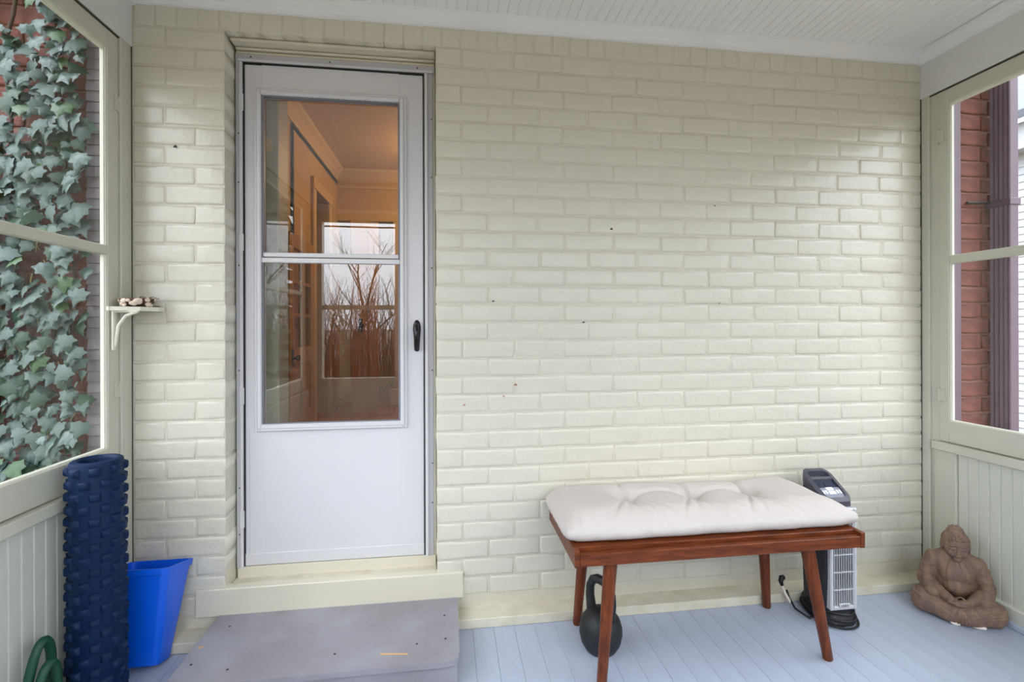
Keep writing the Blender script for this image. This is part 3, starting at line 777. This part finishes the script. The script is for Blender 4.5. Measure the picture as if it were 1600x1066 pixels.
head_piece('panel_mark', q4(-.007, -.002, -.014, .008), .026, .0292, M['hblack'])
# front grille
gr = empty('grille', (HXc, HYc - .08, .1), parent=ht)
yf = -.080
def fbox(name, x0, x1, z0, z1, y0, y1, m, par=gr, c=.001):
    return hbuild(MB().box(x0, x1, y0, y1, z0, z1, c), name, m, par)
fbox('grille_back', -.052, .052, .072, .455, yf + .004, yf + .012, M['hblack'])
fbox('bezel', -.066, -.050, .062, .470, yf - .005, yf + .03, M['hsilver'], c=.004)
fbox('bezel', .050, .066, .062, .470, yf - .005, yf + .03, M['hsilver'], c=.004)
fbox('bezel', -.051, .051, .062, .080, yf - .005, yf + .03, M['hsilver'], c=.004)
fbox('bezel', -.051, .051, .455, .470, yf - .005, yf + .03, M['hsilver'], c=.004)
for i in range(9):
    xx = -.045 + i*.01125
    fbox('grille_bar', xx - .0012, xx + .0012, .078, .457, yf - .004, yf + .005, M['hsilver'], c=0)
for zz in (.145, .215, .285, .36, .43):
    fbox('cross_bar', -.051, .051, zz - .002, zz + .002, yf - .0045, yf + .004, M['hsilver'], c=0)
bd = fbox('badge', -.026, .026, .074, .090, yf - .008, yf, M['hsilver'])
tcu = bpy.data.curves.new('badge_text', 'FONT'); tcu.body = 'LASKO'; tcu.size = .0125; tcu.align_x = 'CENTER'; tcu.align_y = 'CENTER'; tcu.extrude = .0003
to = bpy.data.objects.new('badge_text', tcu); C.objects.link(to)
dg = bpy.context.evaluated_depsgraph_get(); tme = bpy.data.meshes.new_from_object(to.evaluated_get(dg)); bpy.data.objects.remove(to)
tme.materials.clear(); tme.materials.append(M['hblack'])
tx_ = bpy.data.objects.new('badge_lettering', tme); tx_.matrix_basis = TR @ Matrix.Translation((0, yf - .0085, .082)) @ Matrix.Rotation(R(90), 4, 'X')
link(tx_, gr)
# cord wound around the foot, with its plug lying on the curb
cord = []
for i in range(90):
    a = R(-200 + i*10.5); k2 = i/90
    cord.append(tuple(TR @ Vector(((.088 + .022*k2 + .008*math.sin(i*.35))*math.cos(a), (.100 + .018*k2)*math.sin(a), .060 - .052*min(1, k2*1.15) ))))
cord += [(HXc - .11, HYc - .03, .008), (HXc - .125, HYc + .03, .012), (HXc - .118, HYc + .075, .03), (HXc - .112, HYc + .10, .052)]
MB().tube(cord, .0045, 7).build('power_cord', M['hblack'], ht, 'all')
MB().tube([(1.448, -.125, .020), (1.440, -.100, .050), (1.436, -.090, .075)], .006, 8).build('cord_tag', M['chip'], ht, 'all')
MB().tube([(1.436, -.090, .074), (1.433, -.084, .092), (1.441, -.080, .104), (1.452, -.080, .106)], [.006, .010, .012, .010], 8).build('plug', M['hblack'], ht, 'all')

# ------------------------------------------------------------------ seated statue
def capsule(mb, a, b, ra, rb, n_=7):
    a, b = Vector(a), Vector(b)
    n_ = max(n_, int((b - a).length/(min(ra, rb)*.45)))
    for i in range(n_ + 1):
        t_ = i/n_; mb.ell(a.lerp(b, t_), [ra + (rb - ra)*t_]*3, 2 if max(ra, rb) > .012 else 1)
sb = MB()
sb.ell((0, .000, .026), (.150, .105, .028), 3)
sb.ell((0, -.078, .026), (.100, .046, .026), 3)
sb.ell((0, .045, .070), (.095, .055, .055), 3)
for s in (-1, 1):
    capsule(sb, (s*.062, .030, .060), (s*.138, -.034, .050), .052, .049)      # thigh to knee
    capsule(sb, (s*.136, -.042, .046), (s*.010, -.098, .040), .044, .032)     # shin folded in front
    capsule(sb, (s*.088, .020, .212), (s*.119, .010, .128), .038, .038)       # upper arm in its sleeve
    capsule(sb, (s*.117, .004, .120), (s*.036, -.090, .090), .030, .019)      # forearm to the lap
    sb.ell((s*.0535, .006, .284), (.007, .012, .026), 2)                      # long ears
sb.ell((0, .020, .140), (.086, .062, .090), 3)
sb.ell((0, .016, .192), (.096, .058, .056), 3)
sb.ell((0, -.020, .128), (.056, .034, .042), 3)
sb.ell((0, -.012, .176), (.072, .040, .050), 3)                               # chest under the robe
for s in (-1, 1):
    capsule(sb, (s*.030, .014, .238), (s*.090, .020, .208), .034, .036)       # sloping shoulders
    sb.ell((s*.112, -.014, .118), (.034, .044, .046), 3)                      # wide sleeve over the elbow
    sb.ell((s*.096, -.040, .092), (.040, .036, .026), 3)
capsule(sb, (0, .014, .225), (0, .006, .262), .042, .036, 4)
sb.ell((0, .002, .300), (.054, .058, .050), 3)                                # skull
sb.ell((0, -.012, .281), (.047, .048, .044), 3)                               # face
sb.ell((0, .006, .346), (.034, .036, .022), 3)                                # top knot
sb.ell((0, -.062, .285), (.0062, .008, .015), 2)                              # nose
sb.ell((0, -.062, .2745), (.0105, .009, .0058), 2)
sb.ell((0, -.0585, .2620), (.0150, .0070, .0034), 2)                          # lips
sb.ell((0, -.0550, .2560), (.0115, .0065, .0034), 2)
sb.ell((0, -.046, .2455), (.017, .011, .010), 2)                              # chin
for s in (-1, 1):
    sb.ell((s*.021, -.0535, .2895), (.0130, .0070, .0052), 2)                 # lowered lids
    sb.ell((s*.022, -.0545, .3015), (.0170, .0070, .0030), 2, Matrix.Rotation(s*-.12, 4, 'Y'))
    sb.ell((s*.024, -.042, .268), (.016, .012, .014), 2)                      # cheeks
for ring_ in range(7):                                                        # rows of hair curls
    el = R(14 + ring_*11); cnt = max(5, int(24*math.cos(el)))
    for i in range(cnt):
        a = 2*math.pi*(i + .5*(ring_ % 2))/cnt
        x_, y_, z_ = .055*math.cos(el)*math.cos(a), .002 + .059*math.cos(el)*math.sin(a), .302 + .050*math.sin(el)
        if y_ < -.020 and z_ < .3175: continue
        sb.ell((x_, y_, z_), (.0066, .0066, .0056), 1)
for rr_, zz, cnt in ((.032, .348, 13), (.026, .359, 10), (.014, .366, 6)):
    for i in range(cnt):
        a = 2*math.pi*i/cnt; sb.ell((rr_*math.cos(a), .006 + rr_*1.05*math.sin(a), zz), (.006, .006, .005), 1)
# hands laid in the lap
sb.ell((-.004, -.100, .084), (.042, .022, .012), 2); sb.ell((.016, -.104, .094), (.030, .016, .008), 2)
for i in range(4):
    capsule(sb, (.030, -.092 - .0065*i, .0955), (-.026, -.098 - .0065*i, .0925), .0044, .0038, 8)
    capsule(sb, (-.024, -.094 - .0075*i, .086), (-.048, -.086 - .0075*i, .087), .0052, .0052, 4)
capsule(sb, (.020, -.088, .098), (.002, -.094, .110), .0048, .0040, 4); capsule(sb, (-.020, -.088, .096), (-.002, -.094, .109), .0048, .0040, 4)
# robe folds, laid on the surface of the body below them
from mathutils.bvhtree import BVHTree
_vv = [Vector(p) for p in sb.v]; bvh = BVHTree.FromPolygons(_vv, sb.f)
def ridge(pts, r0, target=(0, .01, .08)):
    out = []
    for p0, p1 in zip(pts, pts[1:]):
        for i in range(6): out.append(Vector(p0).lerp(Vector(p1), i/6))
    out.append(Vector(pts[-1])); q = []
    for p in out:                       # drop each point onto the outside of the body, from far out
        t_ = Vector((target[0], target[1], p.z)); d_ = (p - t_); d_.z = 0
        if d_.length < 1e-4: continue
        d_.normalize(); hit = bvh.ray_cast(t_ + d_*.5, -d_)
        if hit[0] is not None: q.append(hit[0])
    for a, b in zip(q, q[1:]):
        if (a - b).length < .03: capsule(sb, a, b, r0, r0, 2)
for s in (-1, 1):
    for k2 in range(5):                 # edges of the robe falling from the neck
        w0 = .030 + .012*k2
        ridge([(s*w0, -.1, .232), (s*(w0 + .006), -.1, .195), (s*(w0 + .002), -.1, .155), (s*(w0 - .010), -.1, .112)], .0042)
    for k2 in range(6):                 # folds sweeping round the knees
        ridge([(s*.16, .02, .088 - .013*k2), (s*.17, -.05, .078 - .012*k2), (s*.12, -.12, .062 - .009*k2), (s*.05, -.15, .044 - .006*k2), (s*.02, -.15, .030 - .003*k2)], .0052, (s*.05, .0, 0))
    for k2 in range(3):                 # sleeve folds
        ridge([(s*.17, .03, .205 - .026*k2), (s*.16, -.03, .190 - .028*k2), (s*.10, -.09, .196 - .026*k2)], .0044, (s*.09, .012, 0))
for k2 in range(5):                     # fan of cloth hanging between the shins
    ridge([(-.012 + .006*k2, -.15, .066), (-.028 + .014*k2, -.16, .040), (-.050 + .025*k2, -.16, .008)], .0055, (0, -.05, 0))
ridge([(-.075, -.1, .112), (0, -.1, .104), (.075, -.1, .112)], .005)
st_me = sb.mesh('statue_rough')
st_o = bpy.data.objects.new('statue_rough', st_me); C.objects.link(st_o)
rm = st_o.modifiers.new('r', 'REMESH'); rm.mode = 'VOXEL'; rm.voxel_size = 0.0022
smm = st_o.modifiers.new('s', 'SMOOTH'); smm.factor = 0.5; smm.iterations = 1
dg = bpy.context.evaluated_depsgraph_get(); dg.update()
fm = bpy.data.meshes.new_from_object(st_o.evaluated_get(dg)); bpy.data.objects.remove(st_o)
for v in fm.vertices: v.co.z = max(v.co.z, 0.0)
fm.materials.clear(); fm.materials.append(M['statue'])
fm.polygons.foreach_set('use_smooth', [True]*len(fm.polygons))
SX, SY = 2.092, -0.266
st = empty('meditating_statue', (SX, SY, 0), 'brown carved meditating figure statue sitting in the floor corner', 'statue')
TS = Matrix.Translation((SX, SY, 0)) @ Matrix.Rotation(R(-40), 4, 'Z') @ Matrix.Diagonal((0.80, 0.84, 1.0, 1))
o = bpy.data.objects.new('carved_figure', fm); o.matrix_basis = TS; link(o, st)
for (cx_, cy_, a_, b_) in ((-.022, -.110, .018, .011), (.066, -.098, .026, .008)):
    MB().ell(tuple(TS @ Vector((cx_, cy_, .009))), (a_, .010, b_), 2, Matrix.Rotation(R(-35), 4, 'Z')).build('bare_chip', M['chip'], st, 'all')

# ------------------------------------------------------------------ foam roller
RX, RY, RH = -1.112, -0.318, 0.790
ro = empty('foam_roller', (RX, RY, 0), 'tall navy blue knobbed foam roller standing in the porch corner', 'foam roller')
MB().lathe([(.048, .004), (.064, 0), (.0680, .006), (.0680, RH - .010), (.066, RH - .003), (.061, RH), (.053, RH), (.049, RH - .004), (.047, RH - .012), (.047, .01)], 48, (RX, RY, 0), caps=False).build('tube', M['navy'], ro, 35)
kn = MB()
for rI in range(20):
    zc = 0.030 + rI*.0385
    for cI in range(8):
        a = 2*math.pi*(cI + (0.5 if rI % 2 else 0))/8 + .12
        ca, sa = math.cos(a), math.sin(a); tX, tY = -sa, ca
        def kp_(u_, v_, rr_): return (RX + ca*rr_ + tX*u_, RY + sa*rr_ + tY*u_, zc + v_)
        vs = [kp_(u_, v_, .0655) for u_, v_ in ((-.0155, -.0135), (.0155, -.0135), (.0155, .0135), (-.0155, .0135))] \
           + [kp_(u_, v_, .0765) for u_, v_ in ((-.0115, -.0100), (.0115, -.0100), (.0115, .0100), (-.0115, .0100))] \
           + [kp_(u_, v_, .0790) for u_, v_ in ((-.0085, -.0070), (.0085, -.0070), (.0085, .0070), (-.0085, .0070))]
        fs = [(i, (i+1) % 4, (i+1) % 4 + 4, i + 4) for i in range(4)] + [(i+4, (i+1) % 4 + 4, (i+1) % 4 + 8, i + 8) for i in range(4)] + [(8, 9, 10, 11)]
        kn.add(vs, fs)
kn.build('knobs', M['navy'], ro, 60)

# ------------------------------------------------------------------ blue bin leaning on the wall
bin_ = empty('plastic_bin', (-1.09, -.14, 0), 'bright blue plastic bin leaning on brick wall beside the roller', 'bin')
TBn = Matrix.Translation((-1.095, -0.094, 0.003)) @ Matrix.Rotation(R(-15.5), 4, 'X')
H_ = .325
def tub(secs, m, name, flip=False, closed_bottom=True):
    mb = MB(); vs = []
    for (z_, x0_, x1_, y0_, y1_, rad) in secs:
        rr_ = rrect(x1_ - x0_, y1_ - y0_, rad, 4); n_ = len(rr_)
        vs += [tuple(TBn @ Vector((a + (x0_ + x1_)/2, b + (y0_ + y1_)/2, z_))) for a, b in rr_]
    fs = [(i*n_ + j, i*n_ + (j+1) % n_, (i+1)*n_ + (j+1) % n_, (i+1)*n_ + j) for i in range(len(secs)-1) for j in range(n_)]
    fs.append(tuple(range(n_-1, -1, -1))); fs.append(tuple((len(secs)-1)*n_ + j for j in range(n_)))
    return mb.add(vs, fs).build(name, m, bin_, 35)
# outside wall up to the rim, over it and down the inside
tub([(0, -.094, .084, -.095, -.002, .018), (H_ - .022, -.100, .112, -.178, -.002, .022), (H_ - .020, -.103, .118, -.186, .002, .022), (H_, -.104, .120, -.188, .003, .022),
     (H_, -.096, .110, -.178, -.006, .020), (.02, -.086, .076, -.09, -.010, .016)], M['blue'], 'shell')

# ------------------------------------------------------------------ green band behind the roller
gb = empty('rubber_band_loop', (-1.17, -.44, 0), 'dark green rubber loop lying against the wall behind the roller', 'loop band')
for k2, (rr_, xo) in enumerate(((.050, 0.0), (.046, .024))):
    pts = []
    for i in range(28):
        a = 2*math.pi*i/28
        pts.append((-1.170 + xo + .012*math.sin(a), -.462 + rr_*.85*math.cos(a) - .01*k2, .160 + .148*math.sin(a) - (.03*(1 + math.sin(a)) if k2 else 0)))
    MB().tube(pts, .012, 8, closed=True).build('loop', M['green'], gb, 'all')

# ------------------------------------------------------------------ corner shelf and bowl
sh = empty('corner_shelf', (-1.14, -.06, 1.27), 'small cream corner shelf bracketed to the left post', 'shelf')
MB().prism([(XL + .004, -.002), (-1.084, -.002), (-1.084, -.040), (-1.112, -.100), (XL - .004, -.132), (XL + .004, -.132)], 'z', 1.268, 1.283).build('shelf_board', M['stop'], sh)
bk = MB()
bk.box(XL - .001, XL + .006, -.112, -.094, 1.125, 1.268, .002); bk.box(XL, -1.115, -.110, -.096, 1.262, 1.2685, .002)
bk.tube([(XL + .006, -.103, 1.14), (XL + .018, -.103, 1.215), (XL + .042, -.103, 1.250), (-1.120, -.103, 1.265)], .0055, 8)
bk.build('bracket', M['stop'], sh)
bw = empty('shell_bowl', (-1.140, -.060, 1.283), 'small brown bark bowl set with pale shells on corner shelf', 'bowl')
BX_, BY_, BZ_ = -1.143, -.064, 1.283
MB().lathe([(.018, 0), (.038, .004), (.049, .016), (.053, .030), (.049, .030), (.040, .010), (.0, .006)], 24, (BX_, BY_, BZ_), caps=False).build('shell_body', M['coco'], bw, 'all')
rb = random.Random(5)
for i in range(26):
    a = R(150 + rb.uniform(0, 160)) if i < 18 else R(rb.uniform(0, 360)); zz = rb.uniform(.006, .026); rr_ = .042 + .011*zz/.026
    sz = rb.uniform(.008, .014)
    MB().ell((BX_ + rr_*math.cos(a), BY_ + rr_*math.sin(a), BZ_ + zz), (sz*.5, sz, sz*.75), 2, Matrix.Rotation(a, 4, 'Z')).build('pale_shell', M['shell'], bw, 'all')
for i in range(16):
    a = R(rb.uniform(-50, 60)); b0 = Vector((BX_ + rb.uniform(-.02, .03), BY_ + rb.uniform(-.02, .03), BZ_ + .020))
    MB().tube([b0, b0 + Vector((.03*math.cos(a), .018*math.sin(a), rb.uniform(.004, .020)))], .0016, 5).build('twig', M['twig'], bw)
MB().tube([(BX_ + .02, BY_ + .03, BZ_ + .004), (BX_ + .052, BY_ + .045, BZ_ + .004)], .002, 5).build('twig', M['twig'], bw)

# ------------------------------------------------------------------ outside left: red brick, ivy
red = [brick_mesh('red_brick', 0.205, 0.064, 0.03, s + 200, M['redbrick'], .003, .003) for s in range(6)]
wol = box('wall_house_left', (-3.2, XL - .035, 0.010, 0.12, -0.6, 3.6), M['redmortar'], None, 0, label='red brick house wall behind the ivy', kind='structure')
zc = 0.62; k2 = 0
while zc < 2.75:
    x = -1.345 - (0.11 if k2 % 2 else 0)
    if k2 % 2: inst('brick', red[k2 % 6], wol, (-1.345 - .05, 0, zc), (.48, 1, 1))
    while x > -2.3:
        inst('brick', random.choice(red), wol, (x - .108, random.uniform(-.002, .002), zc)); x -= .2175
    zc += .076; k2 += 1
slm = MB().prism([(0.0, -.020), (.0, .020), (-.010, .019), (-.017, -.020)], 'x', -1.345, XL - .052).mesh('slat', False, [M['slat']])
zc = 0.62
while zc < 2.7:
    inst('slat', slm, wol, (random.uniform(-.003, .002), 0, zc), rot=(0, 0, 0)); zc += .0405

def leaf_mesh(name, seed, m):
    rn = random.Random(seed)
    outl = [(0, .34), (.16, .42), (.30, .30), (.50, .26), (.36, .04), (.40, -.16), (.20, -.22), (.10, -.42), (0, -.62)]
    pts = [(0, .34)] + [(x + rn.uniform(-.03, .03), y + rn.uniform(-.03, .03)) for x, y in outl[1:-1]] + [(0, -.62)] + [(-x + rn.uniform(-.03, .03), y + rn.uniform(-.03, .03)) for x, y in reversed(outl[1:-1])]
    vs = []
    for x, y in pts:
        vs.append((x, .16*abs(x) + .10*(y*y), y))           # folded along the midrib
    mid = [(0, -.03, .12), (0, -.045, -.10), (0, -.02, -.34)]
    n_ = len(pts); vs += mid; a, b, c = n_, n_+1, n_+2
    fs = []
    def hub(i):
        y = (pts[i][1] + pts[(i+1) % n_][1])/2
        return a if y > .02 else (b if y > -.22 else c)
    for i in range(n_):
        fs.append((i, (i+1) % n_, hub(i)))
        if hub(i) != hub((i+1) % n_): fs.append(((i+1) % n_, hub((i+1) % n_), hub(i)))
    me = MB().add(vs, fs).mesh(name, True, [m])
    return me
leaves = [leaf_mesh('ivy_leaf', s, M['leaf']) for s in range(5)] + [leaf_mesh('ivy_leaf', s + 10, M['leaf2']) for s in range(3)] + [leaf_mesh('ivy_leaf', s + 20, M['leaf3']) for s in range(2)]
ivy = empty('ivy_vine', (-1.7, -.02, 0.2), 'dense green ivy climbing the red brick wall outside', 'ivy')
rl = random.Random(11)
spots = []
zz = 0.15
while zz < 2.75:
    x = -1.342
    while x > -2.35:
        bare = mnoise.noise(Vector((x*3.2, zz*2.3, 4.7))) + (.45 if (x < -1.58 and 1.80 < zz < 2.3) else 0)
        if bare < .50 or zz < 1.0:
            spots.append((x + rl.uniform(-.03, .03), zz + rl.uniform(-.03, .03)))
        x -= .028
    zz += .032
rl.shuffle(spots)
inview = [s for s in spots if s[0] > -1.72 and .70 < s[1] < 2.36]
outv = [s for s in spots if not (s[0] > -1.72 and .70 < s[1] < 2.36)]
restl = []
def leaf_xf(x, z_):
    sz = rl.uniform(.050, .084)*(0.9 if z_ < 1.4 else 1)
    if rl.random() < .2: sz *= .6
    wv = .55 if rl.random() < .75 else .8
    me = rl.choice(leaves[:5]) if rl.random() < .66 else (rl.choice(leaves[5:8]) if rl.random() < .82 else rl.choice(leaves[8:]))
    rot = Euler((R(rl.uniform(-38, 2)), R(rl.uniform(-38, 38)), R(rl.uniform(-30, 30))))
    return me, (x, rl.uniform(-.105, -.052), z_), (sz, sz, sz), rot
from mathutils import Euler
for i, (x, z_) in enumerate(inview):
    me, loc, sc, rot = leaf_xf(x, z_)
    if i < 300: inst('leaf', me, ivy, loc, sc, rot)
    else: restl.append((me, loc, sc, rot))
for (x, z_) in outv:
    me, loc, sc, rot = leaf_xf(x, z_); restl.append((me, loc, sc, rot))
for key in ('ivy_leaf_dark', 'ivy_leaf', 'ivy_leaf_fresh'):
    its = [(me, Matrix.Translation(l_) @ ro_.to_matrix().to_4x4() @ Matrix.Diagonal((*s_, 1))) for me, l_, s_, ro_ in restl if me.materials[0].name == key]
    if its: join_inst('leaf_mass', its, bpy.data.materials[key], ivy, kind='stuff')
for i, (x, zlo, zhi) in enumerate(((-1.62, .1, 2.6), (-1.50, .1, 2.2), (-1.40, .1, 1.5), (-1.85, .1, 2.7), (-2.1, .1, 2.5))):
    pts = []; zz = zlo; xx = x
    while zz < zhi:
        pts.append((xx, -.032 + rl.uniform(-.004, .004), zz)); zz += .09; xx += rl.uniform(-.018, .018)
    MB().tube(pts, .0065, 6).build('stem', M['vine'], ivy, 'all')
for i in range(26):
    x, zz = rl.uniform(-1.66, -1.36), rl.uniform(.72, 1.5)
    p0 = Vector((x, -.045, zz)); p1 = p0 + Vector((rl.uniform(-.05, .05), -.015, rl.uniform(.03, .09)))
    MB().tube([p0, (p0 + p1)/2 + Vector((0, -.01, 0)), p1], .0016, 5).build('leaf_stalk', M['vine2'], ivy)

# ------------------------------------------------------------------ outside right: brick corner, downspout, cable, neighbouring house
wor = box('wall_house_right', (XR + .035, 2.64, 0.010, 0.12, -0.6, 3.6), M['redmortar'], None, 0, label='red brick house corner outside the right window', kind='structure')
box('edge_board', (XR + .052, 2.440, -.008, 0.012, -0.5, 2.6), M['purple'], wor, .002)
zc = 0.44; k2 = 0
while zc < 2.75:
    xj = 2.56 if k2 % 2 else 2.60
    inst('brick', random.choice(red), wor, ((2.444 + xj)/2, random.uniform(-.002, .002), zc), ((xj - 2.448)/.205, 1, 1))
    if 2.64 - xj > .03: inst('brick', random.choice(red), wor, ((xj + .008 + 2.64)/2, 0, zc), ((2.632 - xj)/.205, 1, 1))
    zc += .076; k2 += 1
ds = empty('downspout', (2.62, -.06, -.5), 'purple-brown ribbed metal downspout at the brick house corner', 'downspout')
prof = []
for i in range(9):
    y = -.018 - .078*i/8; prof.append((2.588 + (.005 if i % 2 else 0), y))
prof += [(2.592, -.1), (2.634, -.1), (2.638, -.096), (2.638, -.018)]
MB().prism(prof, 'z', -.5, 3.2).build('pipe', M['purple'], ds)
for zz in (1.785, 0.35):
    box('strap', (2.583, 2.643, -.105, -.004, zz - .016, zz + .016), M['purple'], ds, .002)
    MB().tube([(2.47, -.009, zz + .01), (2.585, -.02, zz + .01)], .007, 6).build('strap_tail', M['screw'], ds)
cbp = [(2.660 + .006*math.sin(z_*3), -.065, z_) for z_ in [(.2 + i*.1) for i in range(14)]]
MB().tube(cbp, .008, 8).build('outdoor_cable', M['wire'], None, 'all', label='black cable hanging beside the purple-brown downspout', category=None) if False else tag(MB().tube(cbp, .008, 8).build('outdoor_cable', M['wire'], None, 'all'), 'black cable hanging beside the purple-brown downspout', 'cable')

nh = empty('neighbour_house', (10.0, 4.0, -.6), 'white sided house with slate roof beyond the right window', 'house')
box('wall', (8.02, 12.0, -3.0, 12.0, -.6, 3.9), M['siding'], nh, 0)
sbm = MB().prism([(0, -.055), (-.022, -.055), (-.006, .052), (0, .052)], 'y', -3.0, 12.0).mesh('siding_board', False, [M['siding']])
zz = -.5
while zz < 3.55:
    inst('siding_board', sbm, nh, (8.02, 0, zz)); zz += .105
box('fascia', (7.75, 8.05, -3.1, 12.1, 3.62, 3.98), M['siding'], nh, 0)
MB().prism([(7.6, 3.98), (12.2, 6.6), (12.2, 6.75), (7.6, 4.10)], 'y', -3.2, 12.2).build('roof', M['slate'], nh)

# ------------------------------------------------------------------ ground, brush and street trees in front of the porch
box('ground', (-40, 40, -60, 40, -.9, -.6), M['ground'], None, 0, label='brown leaf-littered ground around the house', kind='structure')
MB().prism([(-16, -.7), (-19, .2), (-26, .8), (-60, .9), (-60, -.7)], 'x', -40, 40).build('hillside', M['hillm'], None, label='low brown brush bank across the street', kind='structure')
rq = random.Random(77); tk = MB()
for i in range(1500):
    p0 = Vector((rq.uniform(-6, 5), rq.uniform(-15.5, -12.9), -.6)); hh = rq.uniform(1.0, 3.6)
    p1 = p0 + Vector((rq.uniform(-.3, .3), rq.uniform(-.3, .3), hh*.55)); p2 = p1 + Vector((rq.uniform(-.7, .7), rq.uniform(-.4, .4), hh*.45))
    tk.tube([p0, p1, p2], [.018, .012, .004], 3, caps=False)
tag(tk.build('brush_thicket', M['bark'], None), 'tangled brown leafless brush thicket in front of the bank', 'brush', kind='stuff')
rt = random.Random(23)
def bare_tree(x, y, h, seed, lab):
    rn = random.Random(seed)
    t = empty('bare_tree', (x, y, -.6), lab, 'tree')
    tr = MB(); br = MB()
    def grow(p, d, ln, rad, lev):
        pts = [p]; k_ = 4; q = p.copy(); dd = d.copy()
        for i in range(k_):
            dd = (dd + Vector((rn.uniform(-.16, .16), rn.uniform(-.16, .16), rn.uniform(-.05, .12)))).normalized()
            q = q + dd*ln/k_; pts.append(q.copy())
        (tr if lev == 0 else br).tube(pts, [rad*(1 - .55*i/k_) for i in range(k_+1)], 6 if lev < 2 else 4, caps=False)
        if lev >= 4 or ln < .22: return
        nb_ = 4 if lev < 2 else 3
        for i in range(nb_):
            s_ = pts[rn.randint(1, k_)]
            nd = (dd*.55 + Vector((rn.uniform(-1, 1), rn.uniform(-1, 1), rn.uniform(-.15, .9)))*.8).normalized()
            grow(s_.copy(), nd, ln*rn.uniform(.5, .78), rad*.45, lev + 1)
    grow(Vector((x, y, -.6)), Vector((0, 0, 1)), h*.5, h*.018, 0)
    tr.build('trunk', M['bark'], t, 'all'); br.build('branches', M['bark'], t)
for i, (x, y, h, lb) in enumerate(((-1.6, -8.6, 3.6, 'bare brown tree with low spreading branches across the street'), (0.7, -10.4, 4.2, 'slender bare tree beside the spreading one across the street'),
                                   (-2.4, -11.2, 5.0, 'tall bare tree at the foot of the brush bank'), (2.6, -9.0, 4.4, 'lone bare tree standing away from the other street trees'))):
    bare_tree(x, y, h, 40 + i, lb)
for i, (zz, lb) in enumerate(((2.6, 'lowest of three black overhead utility wires before the porch'), (3.0, 'middle one of three black overhead utility wires before the porch'), (3.5, 'topmost of three black overhead utility wires before the porch'))):
    pts = [(-6 + 12*k_/12, -5.2 - .3*i, zz + .3*((k_ - 6)/6)**2 + .02*k_) for k_ in range(13)]
    tag(MB().tube(pts, .014, 5).build('utility_wire', M['wire'], None), lb, 'wire', 'overhead utility wires')
M['needles'] = mat('evergreen_needles', (44, 62, 44), 0.7, 0.4, 30, 0.4, 6)
ev = empty('sky_block_evergreen', (-3.3, -7.0, -.6), 'dense unseen evergreen added to block sky reflected in the storm door', 'tree')  # out of view, added to darken the sky reflection in the door glass
MB().tube([(-3.3, -7.0, -.6), (-3.3, -7.0, 5.6)], [.16, .03], 8).build('trunk', M['bark'], ev)
nd = MB()
for t_ in range(26):
    zz = -.1 + t_*.23; rad = 0.75*(1 - (t_/27)**2) + .1; cnt = 22
    for q in range(cnt):
        a = 2*math.pi*(q + rt.random())/cnt; r1 = rad*rt.uniform(.8, 1.1)
        p0 = Vector((-3.3, -7.0, zz + .12)); p1 = Vector((-3.3 + r1*math.cos(a), -7.0 + r1*math.sin(a), zz - .22*rad + rt.uniform(-.08, .08)))
        sd = Vector((-math.sin(a), math.cos(a), 0))*(.10 + .12*rad); up_ = Vector((0, 0, .10))
        m_ = p0.lerp(p1, .6)
        nd.add([p0, m_ + sd, p1, m_ - sd, m_ + up_], [(0, 1, 4), (1, 2, 4), (2, 3, 4), (3, 0, 4), (0, 3, 2, 1)])
nd.build('foliage', M['needles'], ev)
# porch roof above the ceiling and the house front above it
MB().prism([(YF - .45, 2.62), (0.0, 2.66), (0.0, 3.3), (YF - .45, 2.72)], 'x', XL - .35, XR + .35).build('roof', M['slate'], None, label='porch roof above the beadboard ceiling', kind='structure')
box('wall_upper', (-3.2, 2.64, .12, .21, 2.55, 4.2), M['redmortar'], None, 0, label='upper house wall above the porch roof', kind='structure')
